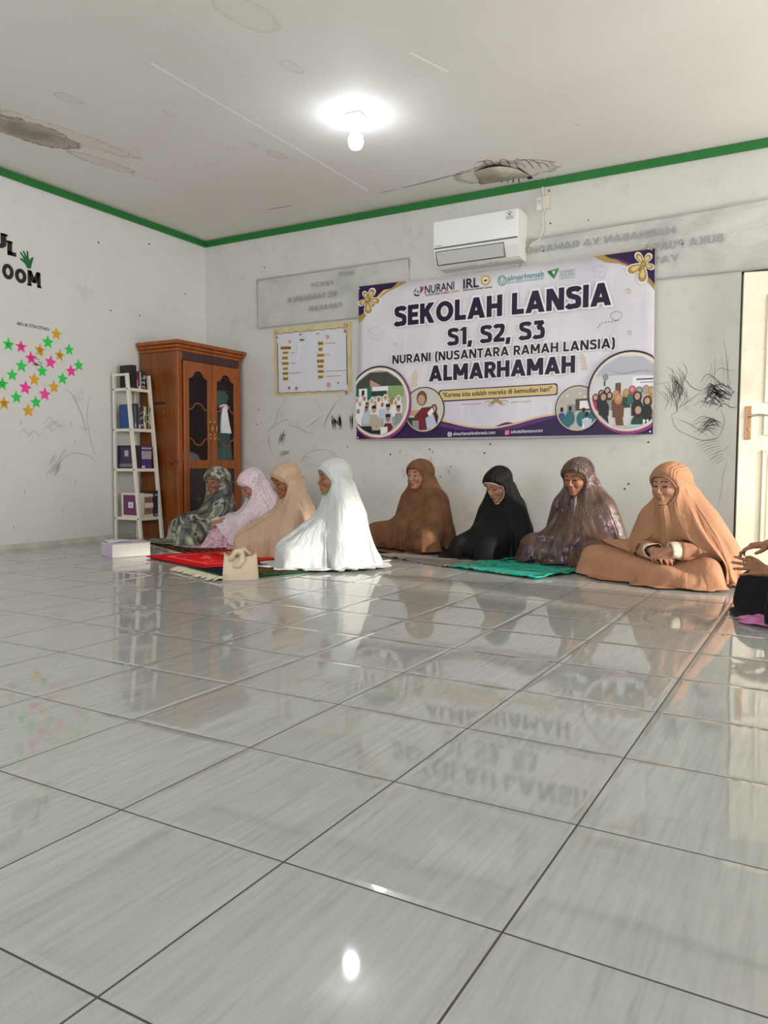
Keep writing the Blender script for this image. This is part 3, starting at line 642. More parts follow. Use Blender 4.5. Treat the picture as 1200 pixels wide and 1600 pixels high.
def btext(s, bl_, br_, cap_px, m, layer, bold=.02, halo=0, name='lettering'):
    p0, p1 = bpt(*bl_), bpt(*br_); q = bpt(bl_[0], bl_[1] - cap_px); cap = (q - p0).z
    if halo:
        vs_, fs = text_mesh(s, 1, bold); x0 = min(v.x for v in vs_); x1 = max(v.x for v in vs_); k = (p1 - p0).length / (x1 - x0)
        h2, f2_ = text_mesh(s, 1, bold + halo / k); hs, _ = text_mesh('H', 1, bold); ch = max(v.y for v in hs)
        out = [p0 + (p1 - p0) * ((v.x - x0) / (x1 - x0)) + Vector((0, -.0012 * (layer - 1), v.y / ch * cap)) for v in h2]
        lo = mesh_obj('lettering_outline', out, f2_, M_WHT, bn)
    return flat_text(name, s, m, bn, p0, p1, cap, .0012 * layer, bold)
def heavy(s, bl_, br_, cap_px, m, layer, t=.2, halo=.07, track=.07):
    p0, p1 = bpt(*bl_), bpt(*br_); cap = (bpt(bl_[0], bl_[1] - cap_px) - p0).z
    for g, mm, l, nm in ((halo, M_WHT, layer - 1, 'lettering_outline'), (0, m, layer, 'lettering')):
        polys, W = heavy_text(s, t, g, track); A = Art([mm])
        for q_, P in enumerate(polys): A.add([p0 + (p1 - p0) * (x / W) + Vector((0, -.0012 * l - .00006 * (q_ % 16), y * cap)) for x, y in P], [tuple(range(len(P)))])
        o = A.done(nm)
heavy('SEKOLAH LANSIA', (617, 510.6), (955.4, 476.8), 31, M_TXT, 9, .235)
heavy('S1, S2, S3', (700, 540.5), (851.7, 529), 27, M_TXT, 9, .225)
heavy('NURANI (NUSANTARA RAMAH LANSIA)', (614, 569), (961.5, 543.7), 13.5, M_TXT2, 9, .20, .10, .10)
heavy('ALMARHAMAH', (671, 596.5), (899, 582.5), 24.5, M_TXT, 9, .235)
def rrect(x0, x1, yl0, yl1, yr0, yr1, r=4):
    P = []; q = [(x1, yr0, -PI / 2), (x1, yr1, 0), (x0, yl1, PI / 2), (x0, yl0, PI)]
    for (x, y, a), (sx, sy) in zip(q, ((-1, 1), (-1, -1), (1, -1), (1, 1))):
        P += [(x + sx * r + r * math.cos(a + t), y + sy * r + r * math.sin(a + t)) for t in np.linspace(0, PI / 2, 5)]
    return P
A = Art([M_PUR, M_GOLDL, M_GOLD]); A.poly(rrect(686, 871.5, 609.5, 628, 599, 617.5), 3, 0); A.poly(rrect(687.5, 870, 611, 626, 600.8, 616), 4, 1); A.done('quote_plate')
btext('"Karena kita adalah mereka di kemudian hari"', (692, 621), (862.5, 611.5), 7.2, M_TXT2, 6, .006, name='quote_lettering')
A = Art([M_GOLD]); A.line([(723, 632), (752, 630.5)], 3, .004); A.line([(799, 628.5), (828, 627)], 3, .004)
for k in range(7): a = PI * (k + .5) / 7; A.ell(776 + 7 * math.cos(a + PI), 631 - 5.5 * math.sin(a), 4, 1.6, 3 + .2 * k, 0, 10, a if False else -a + PI)
for sx in (-1, 1):
    A.line([(776 + sx * (8 + 5 * math.cos(t) + t * .9), 630 - sx * .5 + 4 * math.sin(t)) for t in np.linspace(0, 6, 16)], 3, .005); A.ell(776 + sx * 53, 629.5 - sx * 2.6, .9, .9, 3)
A.done('ornament_print')
btext('almarhamahindonesia.com', (708.5, 680.3), (774, 678), 5.2, M_WHT, 4, .004, name='web_lettering'); btext('sekolahlansianurani', (798.5, 677), (848, 675), 5.2, M_WHT, 4, .004, name='web_lettering')
A = Art([M_WHT, M_PUR, pr('pink', 214, 70, 120), pr('peach', 236, 140, 90)]); A.ell(703, 678.6, 3.6, 3.9, 3); A.line([(700, 678.6), (706, 678.6)], 4, .003, 1); A.line([(703, 675.2), (703, 682)], 4, .003, 1)
A.line([(703 + 1.7 * math.cos(t), 678.6 + 3.4 * math.sin(t)) for t in np.linspace(0, 6.3, 14)], 4, .002, 1)
A.poly(rrect(788.8, 796.6, 672, 680, 671.6, 679.6, 2), 3, 2); A.ell(791, 678, 2, 1.6, 3.5, 3); A.line([(792.7 + 1.9 * math.cos(t), 675.8 + 2 * math.sin(t)) for t in np.linspace(0, 6.3, 14)], 4, .003, 0); A.done('icon_print')
# row of logos
btext('NURANI', (664, 459.2), (710, 452.4), 12.5, M_TXT2, 4, .008, name='logo_lettering')
for s_, a, b_, m in (('NUSANTARA', (665, 463), (688, 460), pr('navy', 60, 84, 130)), ('RAMAH', (689.5, 459.8), (703, 458), pr('red', 200, 70, 60)), ('LANSIA', (704.5, 457.8), (717.5, 456), pr('olive', 176, 160, 70))): btext(s_, a, b_, 3.2, m, 4, .01, name='logo_lettering')
A = Art([M_TXT2, pr('teal', 60, 130, 140), pr('red', 200, 70, 60), pr('wine', 140, 40, 60)])
A.poly(curve([(645.5, 455), (648, 459), (653, 461), (656, 459), (654, 463), (648, 462)], 5), 3, 0); A.poly(curve([(662, 449), (660, 455), (656, 458), (657, 454), (661, 447)], 5), 3, 3); A.ell(649, 454, 1.3, 3.2, 3, 1, 10, .5); A.ell(653, 456, 1.1, 2.6, 3, 1, 10, -.2); A.ell(657.5, 449.5, 1.5, 2.2, 3, 2, 10); A.done('logo_mark')
btext('IRL', (724, 451), (748.5, 448), 14.5, M_TXT, 4, .02, name='logo_lettering'); btext('Indonesia Ramah Lansia', (724, 455), (769, 449.6), 3.2, M_TXT2, 4, .008, name='logo_lettering')
A = Art([pr('sunflower', 206, 184, 90), M_WHT, M_TXT2])
for k in range(16): a = 2 * PI * k / 16; A.ell(759 + 6.2 * math.cos(a), 438 + 6.6 * math.sin(a), 2.6, 1.2, 3 + .05 * k, 0, 8, a)
A.ell(759, 438, 4.6, 4.8, 4, 1); A.ell(758.3, 438.6, 1.5, 2, 5, 2, 8); A.ell(760.6, 438.2, 1, 2, 5, 2, 8); A.done('logo_mark')
M_TEAL = pr('teal_text', 70, 150, 152)
btext('almarhamah', (793.5, 439), (850, 431.5), 8, M_TEAL, 4, .006, name='logo_lettering'); btext('indonesia', (793.5, 444), (850, 436.3), 5, pr('pale_teal', 120, 176, 178), 4, 0, name='logo_lettering')
A = Art([M_TEAL, M_WHT]); drop = lambda cx, cy, r, h: [(cx + r * math.sin(a) * (.75 + .25 * math.cos(a)), cy - h * math.cos(a) * -1 if False else cy + r * -math.cos(a) * (h if math.cos(a) > 0 else 1)) for a in np.linspace(0, 2 * PI, 20, endpoint=False)]
A.line([(785 + 6.6 * math.cos(a), 438.5 + 7.4 * math.sin(a)) for a in np.linspace(-1.0, 4.1, 26)], 3, .007); A.line(drop(785, 439, 4.2, 2.0) + drop(785, 439, 4.2, 2.0)[:1], 4, .006); A.done('logo_mark')
M_GRN, M_GRN2 = pr('green', 60, 140, 70), pr('dark_green', 30, 96, 60)
A = Art([M_GRN, M_GRN2, M_WHT]); A.poly([(855.3, 424.3), (874, 418.7), (866, 436)], 3, 0); A.poly([(855.3, 424.3), (860.5, 423), (866, 436)], 4, 1); A.poly([(863, 424.5), (868, 423), (865.6, 430)], 5, 2); A.done('logo_mark')
M_GTX = pr('pale_green_text', 130, 170, 140)
btext('DOMPET', (875, 428.5), (899, 425.5), 5, M_GTX, 4, 0, name='logo_lettering'); btext('DHUAFA', (875, 433.5), (899, 430.5), 4.4, M_GTX, 4, 0, name='logo_lettering'); A = Art([M_GTX]); A.line([(875, 436), (899, 432.6)], 3, .004); A.done('logo_mark')
# pale sprigs, stars, dotted flight path, faint caps
A = Art([M_GOLDL])
for bx, by, ang in ((647, 604, -1.45), (914, 578, -1.75)):
    for k in range(4):
        x, y = bx + k * 5.4 * math.cos(ang), by + k * 5.4 * math.sin(ang)
        for s_ in (-1, 1): A.ell(x + 3.2 * math.cos(ang + s_ * .8), y + 3.2 * math.sin(ang + s_ * .8), 3.2, 1.2, 3, 0, 8, ang + s_ * .6)
    A.ell(bx + 23 * math.cos(ang), by + 23 * math.sin(ang), 3.0, 1.2, 3, 0, 8, ang)
A.done('sprig_print')
A = Art([M_GOLDL, M_TXT2, pr('faint_grey', 200, 196, 206)])
def star_px(cx, cy, r, q=.45, rot=0): return [(cx + (r if k % 2 == 0 else r * q) * math.sin(k * PI / 5 + rot), cy - (r if k % 2 == 0 else r * q) * math.cos(k * PI / 5 + rot)) for k in range(10)]
for x, y, r in ((618, 539, 4), (982, 455, 5), (984, 520, 4)): P_ = star_px(x, y, r); A.line(P_ + P_[:1], 3, .005, 0)
T_ = curve([(934, 513), (940, 505), (950, 503), (960, 502), (968, 498), (972, 492), (968, 487), (958, 488), (954, 494), (960, 500), (968, 501)], 4)
for i in range(0, len(T_) - 1, 2): A.line(T_[i:i + 2], 3, .004, 1)
for P_ in ([(924, 420), (938, 415), (951, 420), (937, 426)], [(574, 516), (590, 511), (602, 517), (588, 524)]): A.line(P_ + P_[:1], 3, .004, 2); A.line([(P_[0][0] + 4, P_[0][1] + 3), (P_[0][0] + 5, P_[0][1] + 12), (P_[3][0] + 8, P_[3][1] + 8), (P_[2][0] - 4, P_[2][1] + 4)], 3, .004, 2)
A.done('doodle_print')

def ringed(cx, cy, r, name, base):
    c = bpt(cx, cy); A = Art([M_PUR, M_GOLDL, M_WHT, M_MAG])
    A.world(circ(c.x, c.z, r), base, 0); A.world(circ(c.x + .01, c.z - .012, r * .985), base + .5, 3) if r > .25 else None
    A.world(circ(c.x, c.z, r * .955), base + 1, 1); A.world(circ(c.x, c.z, r * .93), base + 2, 2); A.done(name + '_rim'); return c
skin_p = [pr('skin_a', 196, 158, 132), pr('skin_b', 168, 124, 98)]
PC = {n: pr(n, *c) for n, c in dict(white=(226, 228, 232), paleblue=(190, 204, 222), grey=(150, 150, 152), beige=(190, 178, 156), black=(36, 34, 40), maroon=(112, 32, 44), teal=(50, 120, 122), tealchair=(44, 110, 116), brown=(112, 78, 58), mustard=(176, 138, 72), orange=(190, 130, 84), red=(150, 40, 44), rose=(190, 60, 100), greenwall=(46, 110, 92), dkgreen=(40, 66, 50), roof=(70, 74, 66), wall=(206, 204, 198), wallb=(190, 186, 176), leaf=(140, 170, 110), table=(170, 210, 214), brownwall=(90, 66, 50), navy=(44, 48, 80)).items()}
class Photo(Art):
    def __init__(s, cx, cy, r, bg, base):
        super().__init__([bg]); s.c = bpt(cx, cy); s.r = r; s.base = base; s.k = 0; s.world(circ(s.c.x, s.c.z, r), base, 0)
    def idx(s, m):
        if m not in s.mats: s.mats.append(m)
        return s.mats.index(m)
    def shape(s, pts, m):
        """points in unit-circle coordinates, clipped to the round picture"""
        s.k += 1; out = []
        for x, z in pts:
            l = math.hypot(x, z); x, z = (x / l * .985, z / l * .985) if l > .985 else (x, z)
            out.append((min(max(s.c.x + x * s.r, XMIN + .005), XMAX - .005), max(s.c.z + z * s.r, ZMIN + .005)))
        s.world(out, s.base + .08 * s.k, s.idx(m))
    def el(s, x, z, rx, rz, m, n=12, a0=0, a1=2 * PI): s.shape([(x + rx * math.cos(a), z + rz * math.sin(a)) for a in np.linspace(a0, a1, n, endpoint=a1 - a0 < 6.2)], m)
    def rect(s, x0, z0, x1, z1, m): s.shape([(x0 + (x1 - x0) * t, z0) for t in (0, .33, .66, 1)] + [(x1, (z0 + z1) / 2)] + [(x1 - (x1 - x0) * t, z1) for t in (0, .33, .66, 1)] + [(x0, (z0 + z1) / 2)], m)
    def person(s, x, z, h, robe, head, hood=None, cap=None):
        """a small printed half figure whose face is at (x,z); h = head size"""
        s.shape([(x - h * 1.3, z - h * 4.5), (x - h * 1.35, z - h * 2.2), (x - h * .8, z - h * 1.1), (x + h * .8, z - h * 1.1), (x + h * 1.35, z - h * 2.2), (x + h * 1.3, z - h * 4.5)], robe)
        if hood: s.el(x, z - h * .15, h * 1.0, h * 1.35, hood)
        s.el(x, z, h * .62, h * .82, head)
        if cap: s.shape([(x - h * .66, z + h * .3), (x - h * .62, z + h * 1.1), (x + h * .62, z + h * 1.1), (x + h * .66, z + h * .3)], cap)
        elif not hood: s.el(x, z + h * .45, h * .66, h * .55, PC['black'], 10, 0, PI)
random.seed(3)
BIGL, BIGR = (593, 629.5), (983, 612.5)
# small round pictures first (the large ones overlap them)
c = ringed(663, 640.5, .197, 'photo', 8); p = Photo(663, 640.5, .182, PC['wall'], 11)
p.rect(-1, -1, -.1, -.35, PC['dkgreen']); p.person(.55, .05, .17, PC['black'], skin_p[0], PC['black']); p.shape([(-.75, .0), (-.1, -.02), (.1, -.22), (-.2, -.35), (-.75, -.25)], skin_p[0]); p.shape([(-.5, -.3), (-.1, .1), (.5, .15), (.65, -.4), (.35, -1), (-.15, -1)], PC['maroon'])
p.el(-.1, .55, .28, .36, PC['brown']); p.el(-.12, .48, .19, .24, skin_p[0]); p.shape([(.2, -.15), (.45, .1), (.55, -.1), (.3, -.35)], PC['white']); p.shape([(.1, -.4), (.5, -.2), (.75, -.75), (.2, -.95)], PC['paleblue']); p.rect(-.6, -.95, -.25, -.5, PC['grey']); p.done('printed_photo')
c = ringed(903, 638.5, .18, 'photo', 8); p = Photo(903, 638.5, .165, PC['wallb'], 11)
p.rect(-.1, -.1, .95, .45, PC['brownwall']); p.rect(.1, -.02, .9, .36, PC['white']); p.rect(-.5, -.2, -.1, .2, PC['grey'])
for x, z, m in ((-.75, -.05, 'black'), (-.35, -.0, 'black'), (.3, -.1, 'black'), (.7, -.15, 'black')): p.person(x, z, .13, PC['paleblue'] if x > 0 else PC['navy'], PC[m])
for x, z in ((-.35, -.45), (.2, -.5), (.75, -.45), (-.6, -.8)): p.el(x, z, .24, .36, PC['tealchair'])
p.person(.45, -.3, .15, PC['white'], PC['black']); p.shape([(.2, -.5), (.7, -.5), (.9, -.95), (.4, -.95)], PC['paleblue'])
for x, z in ((-.5, .6), (.1, .7), (.35, .55)): p.el(x, z, .06, .04, PC['white'], 8)
p.done('printed_photo')
c = ringed(*BIGL, .327, 'photo', 15); p = Photo(*BIGL, .288, PC['wallb'], 19)
p.rect(-1, .1, -.25, .75, PC['greenwall']); p.rect(-1, .5, 1, 1, PC['roof']); p.shape([(-.3, .5), (-.3, .72), (.1, .52)], pr('pinkroof', 200, 150, 140)); p.rect(-.2, .35, .55, .5, PC['white']); p.rect(-.25, .2, .3, .36, PC['dkgreen']); p.rect(.35, .15, .9, .5, PC['leaf']); p.rect(-.7, .1, -.4, .45, PC['white']); p.rect(-.6, .1, -.5, .4, PC['black'])
for i, x in enumerate((-.78, -.5, -.22, .02, .26, .5, .72)): p.person(x, .10 + .05 * math.sin(i * 2.1), .095, PC['white'], skin_p[i % 2], PC['mustard'] if i == 5 else PC['white'])
for i, x in enumerate((-.66, -.4, -.1, .15, .62)): p.person(x, -.02 - .05 * (i % 2), .095, PC['paleblue'] if i % 2 else PC['white'], skin_p[i % 2], PC['white'] if i != 1 else None, None)
p.person(-.72, -.25, .1, PC['white'], skin_p[1], PC['white']); p.person(-.42, -.2, .1, PC['paleblue'], skin_p[1]); p.person(.72, -.22, .11, PC['grey'], skin_p[1], None, PC['black']); p.person(.36, -.18, .12, PC['paleblue'], skin_p[0], None, PC['black'])
p.person(-.14, -.22, .125, PC['beige'], skin_p[0], None, PC['black']); p.rect(-1, -1, .1, -.72, PC['black']); p.shape([(-.3, -.5), (-.05, -.75), (.15, -.55), (.12, -.85), (-.2, -.85)], PC['beige']); p.person(.36, -.50, .13, PC['maroon'], skin_p[1], None, PC['black']); p.rect(.1, -.98, .35, -.75, PC['white']); p.done('printed_photo')
c = ringed(*BIGR, .311, 'photo', 15); p = Photo(*BIGR, .28, pr('pale_wall', 214, 216, 218), 19)
p.rect(-.9, .45, 1, 1, pr('pale_ceiling', 186, 188, 200)); p.shape([(-.6, .62), (-.2, .5), (.3, .56), (.9, .56), (.9, .54), (.3, .53), (-.2, .47)], PC['grey']); p.rect(.1, .12, .9, .4, PC['white']); p.rect(.2, .3, .85, .34, PC['navy']); p.rect(.3, .22, .7, .25, PC['grey']); p.el(-.62, .42, .08, .1, PC['grey']); p.rect(-.66, .18, -.62, .32, PC['black']); p.rect(-.35, -.05, -.2, .25, PC['brown'])
for x, z, m, hd in ((-.88, -.12, 'rose', 'maroon'), (-.72, -.02, 'black', 'black'), (-.56, .05, 'white', 'black'), (-.50, -.08, 'grey', 'black'), (-.32, -.05, 'brown', 'orange'), (-.06, -.02, 'dkgreen', 'mustard'), (.10, .06, 'greenwall', 'rose'), (.28, .02, 'grey', 'teal'), (.46, .06, 'beige', 'grey'), (.6, .02, 'mustard', 'mustard'), (.8, .05, 'grey', 'navy')): p.person(x, z, .09, PC[m], skin_p[0], PC[hd])
for x, z, m, hd in ((.24, -.13, 'black', 'black'), (-.66, -.12, 'black', 'black'), (-.26, -.16, 'brown', 'orange'), (.50, -.26, 'black', 'black'), (.78, -.32, 'red', 'red')): p.person(x, z, .115, PC[m], skin_p[0], PC[hd])
p.shape([(-.82, -.3), (-.6, -.3), (-.5, -.85), (-.75, -.6)], PC['black']); p.shape([(-.38, -.4), (-.18, -.4), (-.1, -.92), (-.3, -.92)], PC['brown']); p.rect(-.45, -1, .2, -.9, pr('floor', 196, 192, 190)); p.person(.27, -.5, .13, PC['dkgreen'], skin_p[0], PC['black']); p.rect(.05, -1, 1, -.88, PC['table'])
for x in (.4, .5): p.rect(x, -.92, x + .05, -.75, PC['white'])
p.done('printed_photo')
A = Art([mat('eyelet', srgb(205, 205, 205), .3, metal=.6)])
for x, y in ((564, 451.5), (1015, 390), (1019, 391.5), (1017, 674.5), (562, 684)): A.ell(x, y, 1.2, 1.3, 25, 0, 10)
A.done('eyelet')

# ------------------------------------------------------------------ timetable board
bd = thing('timetable_board', 'white class timetable sheet with a yellow border and gold labels', 'poster', tuple(on_back(428, 514)))
BB = on_back(428, 514)
def bq(x, y, l=0): return on_back(x, y) - BB - Vector((0, .004 + .0015 * l, 0))
class Brd(MB):
    def quad(s, pts, l, mi=0): s.mi = mi; s.add([bq(x, y, l) for x, y in pts], [tuple(range(len(pts)))]); return s
def sheet2(t, b):
    t.l.new(t.bump(t.noise(t.mapping(t.coords(), (1, 1, .15)), 9, 3, .4, .3), .5, .015), b.inputs['Normal'])
M_YB, M_SH2 = noisy('yellowed_backing', srgb(206, 186, 130), srgb(222, 208, 164), 10, .6), mat('white_sheet', srgb(222, 222, 232), .5, build=sheet2)
Brd().quad([(427.6, 514), (549, 502.5), (550.3, 612.6), (430.5, 619)], 0).build('backing', M_YB, bd)
q = Brd(); q.quad([(433, 521.6), (541, 511.7), (544, 609.7), (435, 613.8)], 1); q.build('sheet', M_SH2, bd)
M_LB = mat('gold_label', srgb(200, 160, 50), .5); bx8 = lambda x, y: (420 + x / 8.571, 500 + y / 8.571)
lb = [(165, 355, 305, 400), (190, 425, 270, 458), (183, 492, 262, 532), (183, 565, 275, 605), (195, 638, 262, 672), (190, 700, 270, 740), (195, 768, 268, 812), (665, 293, 738, 340), (672, 372, 726, 420), (652, 455, 748, 495), (650, 530, 748, 578), (660, 604, 740, 645), (660, 672, 746, 712), (666, 745, 738, 786)]
q = Brd(); w = Brd()
for a, b_, c_, e in lb:
    q.quad([bx8(a, b_), bx8(c_, b_ - 4), bx8(c_, e - 4), bx8(a, e)], 2); n = max(2, int((c_ - a) / 20))
    for k in range(n): x = a + 6 + (c_ - a - 12) * k / n; w.quad([bx8(x, b_ + 10), bx8(x + 12, b_ + 9), bx8(x + 11, e - 12), bx8(x + 1, e - 10)], 3)
q.build('label', M_LB, bd); w.build('label_mark', mat('label_ink', srgb(70, 54, 20), .6), bd)
w = Brd()
for x, y, n in ((295, 440, 3), (300, 580, 4), (290, 715, 8), (755, 315, 9), (760, 465, 4), (770, 690, 16), (775, 757, 12)):
    for k in range(n): w.quad([bx8(x + k * 17, y - 6 - k), bx8(x + k * 17 + 11, y - 7 - k), bx8(x + k * 17 + 10, y + 7 - k), bx8(x + k * 17 + 2, y + 8 - k)], 2)
w.build('small_lettering', mat('brown_ink', srgb(176, 132, 84), .6), bd)
w = Brd()
w.quad([bx8(405, 192), bx8(452, 188), bx8(452, 200), bx8(405, 205)], 2); w.quad([bx8(640, 182), bx8(680, 176), bx8(680, 186), bx8(642, 194)], 2); w.quad([bx8(415, 265), bx8(450, 255), bx8(490, 262), bx8(470, 278), bx8(420, 282)], 2)
for A_, B_ in (((108, 186), (1030, 98)), ((130, 978), (1060, 940))):
    for k in range(24): t0, t1 = k / 24, (k + .9) / 24; L = lambda t: (A_[0] + (B_[0] - A_[0]) * t, A_[1] + (B_[1] - A_[1]) * t + 5 * math.sin(k * 1.7)); p, r = L(t0), L(t1); w.quad([bx8(p[0], p[1]), bx8(*r), bx8(r[0], r[1] + 8), bx8(p[0], p[1] + 8)], 2)
w.quad([bx8(116, 310), bx8(126, 310), bx8(138, 975), bx8(128, 975)], 2); w.quad([bx8(1040, 200), bx8(1050, 200), bx8(1062, 870), bx8(1050, 870)], 2)
w.build('border_print', mat('dark_border_print', srgb(80, 78, 92), .6), bd)
q = Brd(); q.quad([bx8(410, 305), bx8(440, 302), bx8(436, 365), bx8(405, 368)], 3); q.quad([bx8(400, 385), bx8(432, 382), bx8(424, 465), bx8(395, 468)], 3); q.quad([bx8(388, 475), bx8(425, 470), bx8(415, 545), bx8(378, 545)], 3); q.quad([bx8(310, 890), bx8(385, 880), bx8(385, 910), bx8(310, 918)], 3); q.build('paper_scrap', mat('paper_white', srgb(236, 236, 236), .6), bd)
q = Brd()
for x, y, r in ((105, 170, 30), (118, 235, 18), (1035, 75, 38), (1030, 150, 24), (810, 870, 36), (290, 290, 26), (798, 228, 28), (378, 915, 24), (280, 912, 22), (1045, 975, 24), (936, 845, 16)):
    q.quad([bx8(x + r * math.cos(a) * .8, y + r * math.sin(a) * (1 + .2 * math.cos(3 * a))) for a in np.linspace(0, 2 * PI, 12, endpoint=False)], 4, 0 if r > 24 else 1)
q.build('sticker', [mat('pink_sticker', srgb(206, 160, 146), .6), mat('brown_sticker', srgb(160, 132, 122), .6)], bd)
# ------------------------------------------------------------------ wardrobe in the corner
def wood_nodes(c1, c2, c3):
    def f(t, b):
        c = t.coords(); n = t.noise(t.mapping(c, (9, 9, .55)), 2.2, 5, .6, .5); n2 = t.noise(t.mapping(c, (40, 40, 1.2)), 2, 3)
        col = t.ramp(n, [(.3, c1), (.5, c2), (.72, c3)]); col = t.mix(t.math('MULTIPLY', n2, .3), col, c1); t.l.new(col, b.inputs['Base Color'])
    return f
M_WOOD = mat('orange_brown_wood', srgb(150, 84, 28), .3, build=wood_nodes(srgb(98, 48, 14), srgb(130, 70, 22), srgb(148, 84, 30)))
M_WOODF = mat('polished_orange_wood', srgb(170, 96, 32), .25, build=wood_nodes(srgb(128, 64, 18), srgb(156, 82, 26), srgb(168, 94, 34)))
M_DKW = mat('dark_stained_wood', srgb(64, 34, 30), .3, build=wood_nodes(srgb(46, 24, 24), srgb(66, 36, 34), srgb(78, 44, 40)))
M_GLASS = mat('smoked_glass', srgb(46, 30, 36), .05, alpha=.30, spec=.5)
M_GLASSD = mat('dark_tinted_glass', srgb(26, 18, 20), .06, spec=.6); M_GOLDM = mat('worn_brass', srgb(200, 165, 90), .3, metal=1)
CX0, CXF, CY0, CY1, CZ = XL + .015, -5.105, 5.18, 6.04, 1.70
cb = thing('wardrobe', 'tall orange wooden wardrobe with glass doors in the corner', 'wardrobe', (CXF, CY0, 0))
def L(x, y, z): return (x - CXF, y - CY0, z)
def lbox(mb, a, b, bev=.003):
    p, q = L(*a), L(*b); return mb.bbox([min(i, j) for i, j in zip(p, q)], [max(i, j) for i, j in zip(p, q)], bev)
m = MB(); lbox(m, (CX0, CY0, 0), (CXF - .022, CY0 + .02, CZ)); m.build('side_panel', M_WOOD, cb)
m = MB(); lbox(m, (CX0, CY1 - .02, 0), (CXF - .022, CY1, CZ)); m.build('side_panel', M_WOOD, cb)
m = MB(); lbox(m, (CX0, CY0 + .02, .06), (CX0 + .01, CY1 - .02, CZ)); m.build('back_panel', M_DKW, cb)
for z in (.08, .68, 1.66): m = MB(); lbox(m, (CX0 + .01, CY0 + .02, z), (CXF - .03, CY1 - .02, z + .018)); m.build('shelf', M_DKW, cb)
m = MB(); lbox(m, (CX0 + .01, (CY0 + CY1) / 2 - .01, .1), (CXF - .05, (CY0 + CY1) / 2 + .01, CZ - .04)); m.build('divider', M_DKW, cb)
m = MB(); lbox(m, (CXF - .022, CY0, 0), (CXF, CY0 + .055, CZ)); lbox(m, (CXF - .022, CY1 - .055, 0), (CXF, CY1, CZ)); lbox(m, (CXF - .022, CY0 + .055, 0), (CXF, CY1 - .055, .09)); lbox(m, (CXF - .022, CY0 + .055, CZ - .018), (CXF, CY1 - .055, CZ)); m.build('face_frame', M_WOODF, cb)
m = MB(); lbox(m, (CXF - .018, CY0 + .055, 1.625), (CXF + .003, CY1 - .03, CZ + .005)); m.build('frieze_panel', M_DKW, cb)
m = MB(); n = 6
for k, (o, z0, z1) in enumerate(((.012, CZ, CZ + .03), (.028, CZ + .03, CZ + .06), (.045, CZ + .06, CZ + .095))): lbox(m, (CX0, CY0 - o, z0), (CXF + o, min(CY1 + o, YB - .004), z1), .008)
m.build('cornice', M_WOODF, cb)
def cab_door(y0, y1, hy, hinge_left):
    d = MB(); xf, xb, z0, z1 = CXF + .020, CXF + .001, .095, 1.62; st = .062
    def bx(a0, a1, c0, c1): lbox(d, (xb, a0, c0), (xf, a1, c1), .003)
    bx(y0, y0 + st, z0, z1); bx(y1 - st, y1, z0, z1); bx(y0 + st, y1 - st, .64, .72); bx(y0 + st, y1 - st, z0, .15)
    # arched head rail
    ya, yb_ = y0 + st, y1 - st; N = 18; w = yb_ - ya
    bump = lambda u, A: A * (1 / (1 + math.exp((abs(u - .5) - .24) / .045)) - .3)
    P = [(ya + w * i / N, 1.49 + bump(i / N, .07)) for i in range(N + 1)]
    poly = P + [(yb_, z1), (ya, z1)]
    d.prism(poly, xf - xb, lambda u, v, t: Vector(L(xb + t, u, v)))
    do = d.build('door', M_WOODF, cb, fix=True)
    for zc, A in ((1.20, .06), (.90, -.06)):
        g = MB(); g.tube([L(xf - .008, ya - .004 + (w + .008) * i / N, zc + bump(i / N, A)) for i in range(N + 1)], .0085, 8); g.build('glazing_bar', mat('carved_wood', srgb(132, 74, 44), .35), do, smooth=True)
    g = MB(); lbox(g, (xb + .006, ya - .004, .70), (xb + .010, yb_ + .004, 1.585), .0005); g.build('glass', M_GLASS, do)
    g = MB(); lbox(g, (xb + .006, ya - .004, .14), (xb + .010, yb_ + .004, .66), .0005); gd = g.build('dark_pane', M_GLASSD, do)
    g = MB(); yc, zc = (ya + yb_) / 2, .36
    for k in range(4):
        a = PI / 4 + k * PI / 2
        for r0, r1, w_ in ((0, .055, .006), (.03, .05, .016)): g.bar(L(xb + .0112, yc + math.cos(a + PI / 4) * r0 * .7, zc + math.sin(a + PI / 4) * r0), L(xb + .0112, yc + math.cos(a + PI / 4) * r1 * .7, zc + math.sin(a + PI / 4) * r1), w_, .001, (1, 0, 0))
    g.build('etched_motif', mat('etched_gold', srgb(120, 84, 70), .5), do)
    h = MB(); h.tube([L(xf, hy, 1.065), L(xf + .022, hy, 1.055), L(xf + .024, hy, 1.02), L(xf + .022, hy, .985), L(xf, hy, .975)], .004, 8); h.ball(L(xf, hy, 1.08), (.005, .010, .014), 10); h.ball(L(xf, hy, .96), (.005, .010, .014), 10)
    h.lathe([(0, 0), (.01, 0)], L(xf + .001, hy, .90), 10); h.ball(L(xf + .001, hy, .925), (.004, .010, .014), 10); h.build('handle', M_GOLDM, do, smooth=True)
ym = (CY0 + CY1) / 2
cab_door(CY0 + .058, ym - .002, ym - .032, True); cab_door(ym + .002, CY1 - .058, ym + .032, False)
# marks on the side: dark latch strip and knot
m = MB(); lbox(m, (CXF - .30, CY0 - .002, 1.225), (CXF - .16, CY0, 1.245), .0005); m.build('dark_sticker', mat('black_tape', srgb(44, 24, 18), .6), cb)
m = MB()
for x, z, w in ((-.09, .68, .03), (-.16, 1.12, .012), (-.02, .70, .025)): m.ball(L(CXF + x, CY0 - .0005, z), (w, .0015, .008), 10)
m.build('wood_knot', M_DKW, cb)
